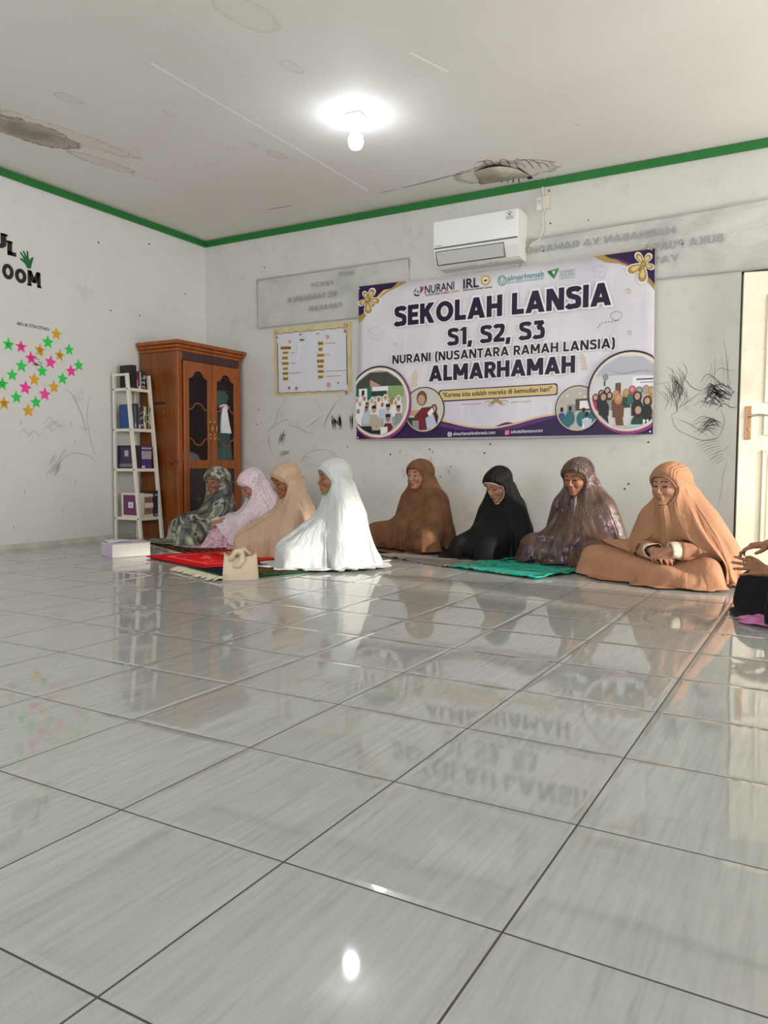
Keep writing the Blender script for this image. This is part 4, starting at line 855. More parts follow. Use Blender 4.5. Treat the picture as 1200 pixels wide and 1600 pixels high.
# things inside the wardrobe
M_TEALC = noisy('sea_green_cloth', srgb(104, 164, 156), srgb(130, 186, 176), 6, .8, 0, (8, 8, .6)); M_WCL = noisy('white_cloth', srgb(206, 210, 212), srgb(226, 228, 228), 5, .8, .3)
dy, dx = ym + .235, CXF - .085
hg = thing('clothes_hanger', 'pink clothes hanger behind the right glass door of the wardrobe', 'hanger', (dx, dy, 1.40))
m = MB(); m.tube([(0, -.14, 0), (0, -.02, .05), (0, .02, .05), (0, .14, 0), (0, -.14, 0)], .006, 8); m.tube([(0, 0, .05), (0, 0, .10), (0, .02, .13), (0, .0, .15), (0, -.02, .14)], .003, 6); m.build('hanger_frame', mat('pink_plastic', srgb(170, 90, 86), .4), hg)
m = MB(); m.tube([(dx, CY0 + .03, 1.52), (dx, CY1 - .03, 1.52)], .010, 10); ro = m.build('hanging_rail', M_GOLDM, None); ro.parent = cb; ro.matrix_parent_inverse = Matrix.Translation(-cb.location)
g_ = []; fs = []; NR, NC = 26, 40
def dress(name, label, y, z0, z1, w0, w1, m, x, folds):
    v = []
    for j in range(NR + 1):
        s = j / NR; z = z1 + (z0 - z1) * s; w = w0 + (w1 - w0) * (s ** .7) + (.05 * math.exp(-((s - .08) / .06) ** 2))
        for i in range(NC):
            a = 2 * PI * i / NC; r = 1 + .16 * s * math.sin(a * folds + 1.3 * s)
            v.append((.045 * math.sin(a) * r * (.6 + s), w * math.cos(a) * r, z - z1))
    f = [(j * NC + i, j * NC + (i + 1) % NC, (j + 1) * NC + (i + 1) % NC, (j + 1) * NC + i) for j in range(NR) for i in range(NC)] + [tuple(range(NC))[::-1]]
    o = mesh_obj(name, v, f, m, None, True); o.location = (x, y, z1); return tag(o, label, 'clothes')
dress('hanging_dress', 'long sea green dress hanging inside the wardrobe', dy - .01, .72, 1.395, .05, .13, M_TEALC, dx + .01, 7)
dress('hanging_shawl', 'short white shawl over the green dress inside the wardrobe', dy - .05, .98, 1.26, .03, .075, M_WCL, dx + .075, 5)
m = MB(); v = []
for j in range(9):
    for i in range(24): a = 2 * PI * i / 24; r = math.cos(j / 8 * PI / 2) ** .6; v.append((.12 * r * math.cos(a), .15 * r * math.sin(a) * (1 + .06 * math.sin(3 * a)), .10 * math.sin(j / 8 * PI / 2)))
m.add(v, [(j * 24 + i, j * 24 + (i + 1) % 24, (j + 1) * 24 + (i + 1) % 24, (j + 1) * 24 + i) for j in range(8) for i in range(24)] + [tuple(range(24))[::-1]])
fc = m.build('folded_cloth', M_WCL, None, True); fc.location = (CXF - .15, CY0 + .24, .699); tag(fc, 'heap of white cloth behind the left glass door of the wardrobe', 'cloth')

# ------------------------------------------------------------------ ladder shelf against the left wall
M_SHELF = mat('cream_white_metal', srgb(228, 224, 210), .4)
SY0, SY1 = 4.86, 5.11
LV = (.205, .640, .995, 1.355)
XB = XL + .022
xfront = lambda z: -5.40 + (-5.252 + 5.40) * (1 - z / 1.48)
sf = thing('ladder_shelf', 'narrow white metal ladder shelf full of books beside the wardrobe', 'shelf', (XB, SY0, 0))
W = lambda x, y, z: (x - XB, y - SY0, z)
for y in (SY0, SY1):
    m = MB(); m.bar(W(XB + .012, y, 0), W(XB + .012, y, 1.48), .024, .02, (0, 1, 0)); m.build('back_post', M_SHELF, sf)
    m = MB(); m.bar(W(xfront(0), y, 0), W(xfront(1.48), y, 1.48), .030, .022, (0, 1, 0)); m.build('front_leg', M_SHELF, sf)
    m = MB(); m.bar(W(XB + .01, y, 1.47), W(xfront(1.48) - .005, y, 1.47), .02, .018, (0, 1, 0)); m.build('top_rail', M_SHELF, sf)
    m = MB()
    for z in LV:
        m.ball(W(XB + .012, y - .014, z - .012), .006, 8); m.ball(W(xfront(z), y - .014, z - .012), .006, 8)
    if y == SY0: m.build('screw', M_INK, sf)
for z in LV:
    m = MB(); lo, hi = W(XB + .004, SY0 + .008, z - .012), W(xfront(z) + .004, SY1 - .008, z); m.bbox(lo, hi, .003)
    m.bbox(W(XB + .004, SY0 + .004, z - .026), W(xfront(z) + .004, SY0 + .012, z - .006), .002); m.bbox(W(xfront(z) - .006, SY0 + .008, z - .028), W(xfront(z) + .006, SY1 - .008, z - .004), .002); m.build('shelf_board', M_SHELF, sf)
M_PAGE = mat('book_pages', srgb(226, 218, 200), .8)
def bk(name, rgb, rough=.5): return mat('cover_' + name, srgb(*rgb), rough)
def book(label, y, z, w, h, d, m, group, stripe=None, smat=None, lean=0, xfr=None, cover=None, cat='book', name='book'):
    """a book on the shelf, spine to the room (+x); w along the shelf, h high, d deep"""
    xr = (xfr if xfr is not None else xfront(z) - .012 - .1 * (h > .3))
    o = thing(name, label, cat, (xr, y, z + .0005), 0, group); o.rotation_euler = (lean, 0, 0)
    c = MB(); c.box((-d, 0, 0), (-.002, .0025, h)); c.box((-d, w - .0025, 0), (-.002, w, h)); c.bbox((-.006, 0, 0), (0, w, h), .002); c.build('cover', m, o)
    c = MB(); c.box((-d + .004, .0025, .004), (-.005, w - .0025, h - .004)); c.build('pages', M_PAGE, o)
    for q_, (z0, z1, mm) in enumerate(stripe or []):
        c = MB(); c.box((-.0005, w * .1, h * z0), (.0008 + .0003 * q_, w * .9, h * z1)); c.build('spine_label', mm, o)
    if cover:
        for q_, (a, b_, c0, c1, mm) in enumerate(cover): c = MB(); c.box((-d * a, -.0006 - .0005 * q_, h * c0), (-d * b_, .0003, h * c1)); c.build('cover_print', mm, o)
    return o
LBL = mat('label_white', srgb(226, 222, 214), .6); LBG = mat('label_gold', srgb(190, 160, 90), .5); LBS = mat('label_silver', srgb(176, 176, 184), .4); LBP = mat('label_pink', srgb(206, 150, 160), .5); LBC = mat('label_cream', srgb(224, 210, 176), .6); LBK = mat('label_black', srgb(34, 32, 36), .6)
BLK = bk('black', (26, 25, 28)); VIO = bk('violet', (76, 40, 110)); NAV = bk('navy', (34, 40, 70)); BLU = bk('blue', (40, 74, 132)); MAR = bk('maroon', (104, 36, 52)); PLM = bk('plum', (110, 50, 96)); GRN = bk('green', (104, 160, 104)); RED = bk('salmon', (206, 104, 96)); YEL = bk('mustard', (186, 150, 74)); OLV = bk('olive', (120, 110, 70)); DKB = bk('dark_brown', (62, 36, 36)); CRM = bk('cream', (222, 212, 196)); DGR = bk('dark_green', (40, 60, 56))
z = LV[3]; G = 'books on the top board of the ladder shelf'
y = SY0 + .055
for w, h, d, m, lb_, st in ((.055, .205, .15, BLK, 'tall black box file at the left end of the top shelf', None), (.014, .155, .13, MAR, 'thin maroon book right of the black box file on the top shelf', [(.1, .5, LBP)]), (.020, .155, .13, VIO, 'violet book with a white tag on the top shelf', [(.02, .14, LBL), (.3, .9, PLM)]), (.012, .150, .13, CRM, 'thin cream book on the top shelf between violet and patterned books', None), (.022, .150, .13, BLK, 'black book with silver pattern, left of two on the top shelf', [(.1, .2, LBS), (.35, .45, LBS), (.6, .68, LBS)]), (.024, .165, .13, DGR, 'black and silver patterned book, rightmost on the top shelf', [(.08, .16, LBS), (.3, .42, LBS), (.55, .75, LBS)])):
    book(lb_, y, z, w, h, d, m, G, st); y += w + .002
z = LV[2]; G = 'books on the second board of the ladder shelf'; y = SY0 + .028
for w, h, d, m, lb_, st in ((.022, .215, .17, BLU, 'broad blue book at the left end of the second shelf', None), (.014, .20, .15, OLV, 'olive book just behind the front leg on the second shelf', [(.05, .25, LBC)]), (.024, .21, .16, NAV, 'dark navy book right of the olive one on the second shelf', None), (.020, .225, .15, bk('slate', (84, 82, 104)), 'slate book with gold top and foot on the second shelf', [(.85, .97, LBG), (.02, .16, LBC)]), (.020, .205, .15, DGR, 'dark green spotted book on the second shelf', [(.1, .2, LBS), (.4, .5, LBS), (.65, .7, LBS)]), (.014, .20, .15, BLK, 'thin black spotted book left of the salmon one', [(.15, .22, LBP), (.5, .56, LBS), (.75, .8, LBP)]), (.012, .205, .15, RED, 'thin salmon book on the second shelf', [(.1, .75, LBC)]), (.010, .20, .15, LBL, 'thin white book between salmon and green on the second shelf', [(.3, .6, LBK)]), (.014, .205, .15, GRN, 'light green book on the second shelf', [(.05, .4, GRN)]), (.016, .20, .15, BLK, 'black book right of the light green one on the second shelf', [(.3, .38, LBS), (.6, .66, LBS)]), (.012, .20, .15, YEL, 'mustard book near the right end of the second shelf', None), (.010, .195, .15, DKB, 'thin brown book at the right end of the second shelf', [(.2, .8, LBC)])):
    book(lb_, y, z, w, h, d, m, G, st); y += w + .0015
z = LV[1]; G = 'violet volumes on the third board'
book('dark box file with a printed cover at the left of the third shelf', SY0 + .03, z, .055, .205, .24, bk('dark_violet', (40, 28, 52)), None, None, cover=[(.85, .25, .08, .9, bk('purple_cover', (66, 46, 84))), (.62, .42, .52, .78, LBS), (.9, .2, .06, .2, bk('grey_cover', (120, 112, 124)))], name='box_file', cat='file')
y = SY0 + .09
for k in range(6):
    nm = ('leftmost violet volume of the set on the third shelf, partly behind the front leg', 'second violet volume on the third shelf, white tag at its foot', 'third violet volume from the left on the third shelf', 'fourth violet volume from the left on the third shelf', 'fifth violet volume, one before the right end of the set', 'rightmost violet volume of the set on the third shelf')[k]
    book(nm, y, z, .0185, .20, .15, VIO, G, [(.42, .78, LBS), (.86, .94, LBS)] + ([(.02, .12, LBL)] if k < 2 else [])); y += .0195
z = LV[0]; G = 'white and maroon volumes on the lowest board'
book('large plum slipcase with a white border at the left of the lowest shelf', SY0 + .02, z, .05, .215, .23, CRM, None, None, cover=[(.9, .06, .08, .92, PLM), (.62, .36, .38, .62, LBL), (.56, .42, .44, .56, LBS)], name='slipcase', cat='book')
y = SY0 + .075
for k in range(6):
    nm = ('leftmost white and maroon volume on the lowest shelf', 'second white and maroon volume on the lowest shelf', 'third white and maroon volume on the lowest shelf', 'fourth white and maroon volume on the lowest shelf', 'fifth white and maroon volume on the lowest shelf', 'rightmost white and maroon volume, next to the black books')[k]
    book(nm, y, z, .0165, .205, .16, CRM, G, [(.12, .40, MAR if k % 2 else bk('rust', (140, 90, 60))), (.62, .88, MAR if k % 2 else bk('rust', (140, 90, 60)))]); y += .0175
G = 'dark volumes on the lowest board'
for k, (m, nm) in enumerate(((DKB, 'tall dark brown volume right of the white set on the lowest shelf'), (NAV, 'dark navy volume on the lowest shelf'), (BLK, 'black volume at the right end of the lowest shelf'))):
    book(nm, y, z, .0165, .235, .16, m, G, [(.05, .1, LBS), (.8, .86, LBS)] if k else None); y += .0178

# ------------------------------------------------------------------ paper letters, hand and stars on the left wall
M_BPAP = mat('black_card', srgb(24, 24, 24), .6); M_GPAP = mat('dark_green_card', srgb(16, 106, 58), .6)
def wallpoly(name, polys, m, px0, label, cat, group=None, thick=.004, parts=None):
    o0 = on_left(*px0); w = MB()
    for P in polys: w.prism(P, thick, lambda u, v, t: Vector((t + .0006, u, v)))
    o = w.build(name, m, None, fix=True); o.location = o0; return tag(o, label, cat, group)
def letter(c, x0, y0, x1, y1, tilt, label, t=.23, serif=False):
    a, b_ = on_left(x0, y1), on_left(x1, y0); W, H = b_.y - a.y, b_.z - a.z; pol, w = heavy_text(c, t)
    if serif: w += 0
    P = []
    for p in pol:
        q = [(u / w * W, v * H) for u, v in p]; P.append(q)
    if serif:
        for (u, v, su, sv) in serif: P.append([(u * W, v * H), ((u + su) * W, v * H), ((u + su) * W, (v + sv) * H), (u * W, (v + sv) * H)])
    P = [[(u + tilt * v, v) for u, v in q] for q in P]
    return wallpoly('paper_letter', P, M_BPAP, (x0, y1), label, 'letter', 'black paper letters on the left wall')
letter('U', -14, 366, 9, 384, 0, 'black paper letter U at the left edge, upper word', .26, [(-.10, .86, .45, .14), (.65, .86, .45, .14)])
letter('L', 11.5, 379.5, 24.5, 398, .01, 'black paper letter L left of the green paper hand', .28, [(-.12, .86, .7, .14)])
letter('O', 3.6, 414.5, 20.5, 434.5, 0, 'black paper letter O at the left edge, lower word', .26); letter('O', 23.5, 422, 40.5, 440.5, 0, 'second black paper letter O, beside the letter M', .26)
letter('M', 43.5, 426.5, 62.5, 446, .0, 'black paper letter M at the end of the lower word', .24, [(-.06, 0, .3, .12), (.76, 0, .3, .12)])
hp = [(243, 318), (228, 316), (205, 275), (170, 245), (163, 235), (172, 230), (200, 248), (186, 220), (163, 182), (172, 178), (196, 215), (208, 228), (200, 200), (186, 172), (196, 170), (212, 200), (222, 222), (222, 190), (220, 172), (232, 172), (234, 200), (238, 232), (246, 252), (262, 226), (278, 224), (272, 246), (262, 280), (256, 316)]
A0 = on_left(30.5, 420); P = []
for x, y in hp: q = on_left(x / 5.333, 360 + y / 5.333); P.append((q.y - A0.y, q.z - A0.z))
wallpoly('paper_hand', [P], M_GPAP, (30.5, 420), 'dark green paper hand cut-out beside the black letters', 'paper hand')
p0, p1 = on_left(26, 507.5), on_left(77, 517); tx = text_mesh('AKU & CITA-CITAKU', 1, .01); x0 = min(v.x for v in tx[0]); x1 = max(v.x for v in tx[0])
o = mesh_obj('wall_lettering', [Vector((.002, (p1.y - p0.y) * (v.x - x0) / (x1 - x0), (p1.z - p0.z) * (v.x - x0) / (x1 - x0) + v.y * .036)) for v in tx[0]], tx[1], M_BPAP); o.location = p0; tag(o, 'tiny black lettering line just above the paper stars', 'lettering')
SC = {n: mat(n + '_paper', srgb(*c), .55) for n, c in dict(yellow=(226, 172, 30), green=(40, 214, 84), pink=(250, 62, 160)).items()}
M_STI = mat('star_ink', srgb(60, 60, 50), .7)
STARS = [(87.7, 522, 'yellow', 'highest yellow paper star, just right of the tiny lettering'), (74.6, 534.8, 'green', 'green paper star just below the highest yellow star'), (13, 538.5, 'green', 'green paper star at the upper left end of the star cluster'), (32.8, 542, 'pink', 'pink paper star beside the upper left green star'), (62, 547, 'yellow', 'yellow paper star left below the second highest green star'), (107.8, 546.6, 'green', 'green paper star at the upper right of the cluster'), (93, 555.4, 'yellow', 'yellow paper star left of the upper right green star'), (48.4, 559.7, 'pink', 'pink paper star over the dark smudge on the wall'), (78.8, 566, 'pink', 'pink paper star in the middle, below two yellow stars'), (33.4, 572, 'green', 'green paper star left below the pink star over the smudge'), (122.8, 571, 'green', 'rightmost green paper star of the cluster'), (111, 579.8, 'pink', 'rightmost pink paper star, touching the rightmost green star'), (65.6, 580, 'green', 'green paper star in the centre of the cluster'), (18.8, 586, 'green', 'green paper star above the one cut by the left edge'), (97.5, 591.6, 'green', 'small green paper star left below the rightmost pink star'), (53.4, 593, 'yellow', 'yellow paper star left below the central green star'), (3.4, 600, 'green', 'green paper star cut by the left edge of the photo'), (83.8, 604.7, 'yellow', 'yellow paper star in the lower right of the cluster'), (39.4, 606, 'pink', 'pink paper star in the lower left of the cluster'), (69.8, 616, 'pink', 'lowest pink paper star of the cluster'), (25.3, 621, 'green', 'green paper star at the lower left of the cluster'), (55.9, 628.7, 'green', 'lowest green paper star of the cluster'), (6, 630.4, 'yellow', 'yellow paper star at the lower left edge'), (44, 641.8, 'yellow', 'lowest yellow paper star of the cluster')]
random.seed(11)
for x, y, c, lb_ in STARS:
    r = .054 + random.uniform(-.003, .004); rot = random.uniform(-.12, .12)
    P = [((r if k % 2 == 0 else r * .45) * math.sin(k * PI / 5 + rot), (r if k % 2 == 0 else r * .45) * math.cos(k * PI / 5 + rot)) for k in range(10)]
    o = wallpoly('paper_star', [P], SC[c], (x, y), lb_, 'paper star', 'coloured paper stars on the left wall', .003)
    if (x, y) in ((13, 538.5), (32.8, 542), (62, 547), (93, 555.4), (3.4, 600), (6, 630.4), (48.4, 559.7)):
        m = MB()
        for k in range(3): m.box((.0037, -.022 + .004 * k, .008 - .012 * k), (.0042, .022 - .005 * k, .013 - .012 * k))
        m.build('handwriting', M_STI, o)

# ------------------------------------------------------------------ things on the floor
M_LAV = noisy('lavender_card', srgb(190, 168, 194), srgb(204, 184, 206), 5, .5); M_WHC = noisy('white_card', srgb(232, 228, 222), srgb(240, 237, 232), 6, .5); M_TISS = noisy('pale_tissue', srgb(196, 200, 198), srgb(214, 216, 214), 7, .8, .4)
bxp = thing('cardboard_box', 'low lavender and white cardboard box on the floor by the shelf', 'box', (-4.474, 3.866, 0), math.atan2(4.112 - 3.866, -4.375 + 4.474))
Lx, Ly, Hh = .285, .235, .098
m = MB(); m.bbox((0, 0, 0), (Lx, Ly, Hh), .004); m.mi = 1; m.bbox((-.001, .0, .002), (.0, Ly, Hh - .003), .0003); bo = m.build('box_body', [M_WHC, M_LAV], bxp)
m = MB(); m.bbox((-.003, -.003, Hh), (Lx + .003, Ly + .003, Hh + .006), .003); m.build('lid', M_LAV, bxp)
m = MB(); v = []
for j in range(7):
    for i in range(15): v.append((-.004 + .21 * i / 14 * (1 - .35 * j / 6), .06 + .17 * j / 6, Hh + .007 + .018 * math.sin(PI * j / 6) * (.5 + .5 * mnoise.noise((i * .5, j * .6, 3))) + .006 * math.sin(PI * i / 14)))
m.add(v, [(j * 15 + i, j * 15 + i + 1, (j + 1) * 15 + i + 1, (j + 1) * 15 + i) for j in range(6) for i in range(14)]); to = m.build('tissue_paper', M_TISS, bxp, True); to.modifiers.new('s', 'SOLIDIFY').thickness = .002

E1 = Vector((.95, -.312, 0)); E2 = Vector((.312, .95, 0))    # row direction and the direction away from the camera of the prayer rows
def rug(name, label, c, w, l, mats, z=.001, ang=0, thick=.007, wav=.004, seed=0, fringe=None, group='prayer rugs on the floor', ripple=None):
    """rug with front-left corner c, w along the row and l away from the camera"""
    e1 = Matrix.Rotation(ang, 3, 'Z') @ E1; e2 = Matrix.Rotation(ang, 3, 'Z') @ E2; nx, ny = 40, 56
    o = thing(name, label, 'rug', (c[0], c[1], 0), 0, group); o.rotation_euler = (0, 0, math.atan2(e1.y, e1.x)); v = []; uv = []
    for j in range(ny + 1):
        for i in range(nx + 1):
            x, y = w * i / nx, l * j / ny; h = wav * max(0, mnoise.noise((x * 7 + seed, y * 7, seed)) + .1)
            edge = min(x, y, w - x, l - y)
            if ripple: h += ripple * math.exp(-(edge / .05) ** 2) * max(0, mnoise.noise((x * 14 + seed, y * 14, 1.5)))
            jig = .006 * mnoise.noise((x * 9, y * 9, seed + 5)); v.append((x + jig, y + jig * .7, z + thick + h)); uv.append((i / nx, j / ny))
    s = mesh_obj('rug_pile', v, [(j * (nx + 1) + i, j * (nx + 1) + i + 1, (j + 1) * (nx + 1) + i + 1, (j + 1) * (nx + 1) + i) for j in range(ny) for i in range(nx)], mats, o, True, None, uv)
    so = s.modifiers.new('s', 'SOLIDIFY'); so.thickness = thick; so.offset = -1
    if fringe:
        m = MB(); rnd = random.Random(seed)
        side, n, ln = fringe[0], fringe[1], fringe[2]
        for k in range(n):
            t = (k + .5) / n; L_ = ln * rnd.uniform(.75, 1.15); dx_ = rnd.uniform(-.02, .02)
            if side == 'front': P = [(w * t, 0, z + thick * .8), (w * t + dx_ * .5, -L_ * .5, z + .012 + rnd.uniform(0, .006)), (w * t + dx_, -L_, z + .004)]
            else: P = [(0, l * t, z + thick * .8), (-L_ * .5, l * t + dx_ * .5, z + .010), (-L_, l * t + dx_, z + .004)]
            m.tube(P, [fringe[3], fringe[3] * .9, fringe[3] * .4], 5)
        m.build('fringe', fringe[4], o, True)
    return o
def uvnodes(fn):
    def f(t, b):
        uv = t.add('ShaderNodeTexCoord').outputs['UV']; s = t.add('ShaderNodeSeparateXYZ', i_0=uv); fn(t, b, uv, s.outputs[0], s.outputs[1])
    return f
def red_rug(t, b, uv, u, v):
    eu = t.math('MINIMUM', u, t.math('SUBTRACT', 1, u)); ev = t.math('MINIMUM', v, t.math('SUBTRACT', 1, v)); e = t.math('MINIMUM', eu, t.math('MULTIPLY', ev, 1.5))
    ln = t.ramp(e, [(.135, (0, 0, 0)), (.142, (1, 1, 1)), (.158, (1, 1, 1)), (.165, (0, 0, 0))])
    n = t.noise(t.mapping(uv, (1.2, 1.8, 1)), 3.2, 2, .4, 1.2); arc = t.ramp(n, [(.485, (0, 0, 0)), (.495, (1, 1, 1)), (.505, (1, 1, 1)), (.515, (0, 0, 0))]); inside = t.math('GREATER_THAN', e, .17)
    k = t.math('MAXIMUM', ln, t.math('MULTIPLY', arc, inside))
    col = t.mix(t.noise(uv, 30, 3), srgb(168, 16, 26), srgb(206, 26, 36)); t.l.new(t.mix(t.math('MULTIPLY', k, .8), col, srgb(226, 130, 100)), b.inputs['Base Color'])
def dark_rug(t, b, uv, u, v):
    w = t.add('ShaderNodeTexWave', wave_type='BANDS', bands_direction='Y', i_Vector=uv, i_Scale=6., i_Distortion=5., i_Detail=3.)
    w.inputs['Detail Scale'].default_value = 3
    n = t.noise(t.mapping(uv, (14, 40, 1)), 1, 3)
    col = t.ramp(w.outputs['Fac'], [(0, srgb(30, 22, 20)), (.3, srgb(66, 42, 30)), (.5, srgb(112, 78, 54)), (.62, srgb(36, 28, 26)), (.85, srgb(90, 56, 36)), (1, srgb(150, 124, 92))])
    t.l.new(t.mix(t.ramp(n, [(.45, (0, 0, 0)), (.65, (.6, .6, .6))]), col, srgb(34, 26, 24)), b.inputs['Base Color'])
def olive_rug(t, b, uv, u, v):
    e = t.math('MINIMUM', t.math('MINIMUM', u, t.math('SUBTRACT', 1, u)), t.math('MINIMUM', v, t.math('SUBTRACT', 1, v)))
    n = t.noise(t.mapping(uv, (6, 10, 1)), 2.4, 5, .7); col = t.ramp(n, [(.35, srgb(30, 40, 34)), (.5, srgb(74, 60, 32)), (.62, srgb(104, 84, 44)), (.7, srgb(40, 46, 34))])
    fr_ = t.math('LESS_THAN', v, .22); col = t.mix(fr_, col, srgb(24, 30, 44)); t.l.new(t.mix(t.math('LESS_THAN', e, .045), col, srgb(26, 78, 58)), b.inputs['Base Color'])
def grey_rug(t, b, uv, u, v):
    n = t.noise(t.mapping(uv, (14, 20, 1)), 3, 4, .7, 1.2); col = t.ramp(n, [(.38, srgb(46, 40, 38)), (.46, srgb(168, 158, 150)), (.52, srgb(64, 54, 50)), (.58, srgb(186, 176, 168)), (.64, srgb(60, 50, 46))], 'LINEAR')
    t.l.new(col, b.inputs['Base Color'])
def teal_rug(t, b, uv, u, v):
    n = t.noise(t.mapping(uv, (2, 3, 1)), 2.2, 3, .5, 2.0); col = t.ramp(n, [(.35, srgb(8, 120, 100)), (.48, srgb(16, 160, 138)), (.55, srgb(40, 190, 180)), (.62, srgb(10, 130, 108))])
    ln = t.ramp(n, [(.435, (0, 0, 0)), (.445, (1, 1, 1)), (.455, (0, 0, 0))]); ln2 = t.ramp(n, [(.585, (0, 0, 0)), (.595, (1, 1, 1)), (.61, (0, 0, 0))])
    col = t.mix(ln, col, srgb(206, 190, 90)); col = t.mix(ln2, col, srgb(150, 214, 190)); t.l.new(col, b.inputs['Base Color'])
def bw_rug(t, b, uv, u, v):
    w = t.math('GREATER_THAN', t.math('FRACT', t.math('MULTIPLY', v, 7)), .42); t.l.new(t.mix(w, srgb(40, 38, 40), srgb(214, 210, 204)), b.inputs['Base Color'])
def rm(name, fn, rough=.9): return mat(name, (.3, .3, .3, 1), rough, spec=.06, build=uvnodes(fn))
M_FRW = noisy('cream_tassel', srgb(226, 220, 196), srgb(206, 196, 166), 30, .9); M_FRG = noisy('white_tassel', srgb(200, 190, 184), srgb(130, 116, 108), 30, .9)
rug('striped_rug', 'dark brown striped rug under the people in grey and pink', (-4.995, 4.66), 1.0, 1.1, rm('striped_wool', dark_rug), .0005, -.12, seed=2, fringe=('front', 60, .05, .004, M_FRG))
rug('prayer_rug', 'red prayer rug with a pale line border behind the beige bag', (-4.268, 3.992), .82, 1.15, rm('red_velvet', red_rug), .009, 0, seed=4)
rug('fringed_rug', 'dark olive rug with cream fringe and green edge under the person in white', (-3.60, 3.69), .60, 1.12, rm('olive_wool', olive_rug), .004, -.06, seed=6, fringe=('front', 46, .10, .008, M_FRW))
rug('woven_rug', 'grey and white patterned rug in front of the person in black', (-2.925, 5.010), .80, 1.0, rm('grey_weave', grey_rug), .0005, -.12, seed=8, ripple=.03)
rug('teal_rug', 'shiny teal rug with gold swirls in front of the person in brown satin', (-2.178, 4.68), .72, 1.1, rm('teal_satin', teal_rug, .45), .009, -.0, seed=10, ripple=.02)
rug('striped_mat', 'small black and white striped mat beside the person in brown', (-3.10, 5.25), .52, .62, rm('black_white_stripe', bw_rug), .0005, -.25, seed=12, thick=.005, wav=.002)

# beige fabric bag
M_BAG = noisy('beige_canvas', srgb(222, 204, 178), srgb(204, 184, 156), 4, .85, .25); M_BAGB = noisy('beige_bag_base', srgb(196, 178, 158), srgb(208, 190, 170), 6, .8)
bag = thing('fabric_bag', 'small beige fabric bag with a knotted handle on the floor before the white rug', 'bag', (-3.01, 3.55, .0), math.radians(38))
def bagmesh():
    v = []; NA, NZ = 40, 16
    for j in range(NZ + 1):
        s = j / NZ; z = .145 * s
        for i in range(NA):
            a = 2 * PI * i / NA; ca, sa = math.cos(a), math.sin(a); e = .5
            rx = .108 * (1 - .12 * s + .0 * s); ry = .070 * (1 - .55 * s ** 1.6)
            x = rx * math.copysign(abs(ca) ** e, ca); y = ry * math.copysign(abs(sa) ** e, sa); n = .012 * s * mnoise.noise((ca * 3, sa * 3, z * 12)); zz = z + (.022 * s * s * (ca * ca - .35) + .01 * s * mnoise.noise((ca * 2 + 4, sa * 2, 0)))
            v.append((x * (1 + n * 3), y * (1 + n * 6), zz))
    f = [(j * NA + i, j * NA + (i + 1) % NA, (j + 1) * NA + (i + 1) % NA, (j + 1) * NA + i) for j in range(NZ) for i in range(NA)] + [tuple(range(NA))[::-1]]
    mi = [1 if k // NA < 4 else 0 for k in range(NZ * NA)] + [1]
    o = mesh_obj('bag_body', v, f, [M_BAG, M_BAGB], bag, True, mi); o.modifiers.new('s', 'SOLIDIFY').thickness = .002
bagmesh()
def strap(name, pts, w, t, m, parent):
    P = [Vector(p) for p in pts]; v = []
    for i, p in enumerate(P):
        d = (P[min(i + 1, len(P) - 1)] - P[max(i - 1, 0)]).normalized(); q = d.cross(Vector((0, 1, .2))).normalized(); r = d.cross(q)
        v += [p + q * w / 2 + r * t / 2, p - q * w / 2 + r * t / 2, p - q * w / 2 - r * t / 2, p + q * w / 2 - r * t / 2]
    f = [(4 * i + a, 4 * i + (a + 1) % 4, 4 * i + 4 + (a + 1) % 4, 4 * i + 4 + a) for i in range(len(P) - 1) for a in range(4)] + [(3, 2, 1, 0), tuple(4 * (len(P) - 1) + a for a in range(4))]
    return mesh_obj(name, v, f, m, parent, True)
strap('handle', [(-.055, -.035, .10), (-.05, -.06, .14), (-.02, -.055, .175), (.01, -.04, .17), (.015, -.055, .12), (-.01, -.065, .085), (-.04, -.06, .09)], .028, .004, M_BAG, bag)
strap('handle', [(.06, .02, .10), (.05, .0, .15), (.02, -.02, .18), (-.01, -.03, .172), (-.03, -.02, .14)], .028, .004, M_BAG, bag)
kn = MB(); kn.ball((0, -.04, .168), (.024, .018, .016), 14); kn.build('knot', M_BAG, bag, True)
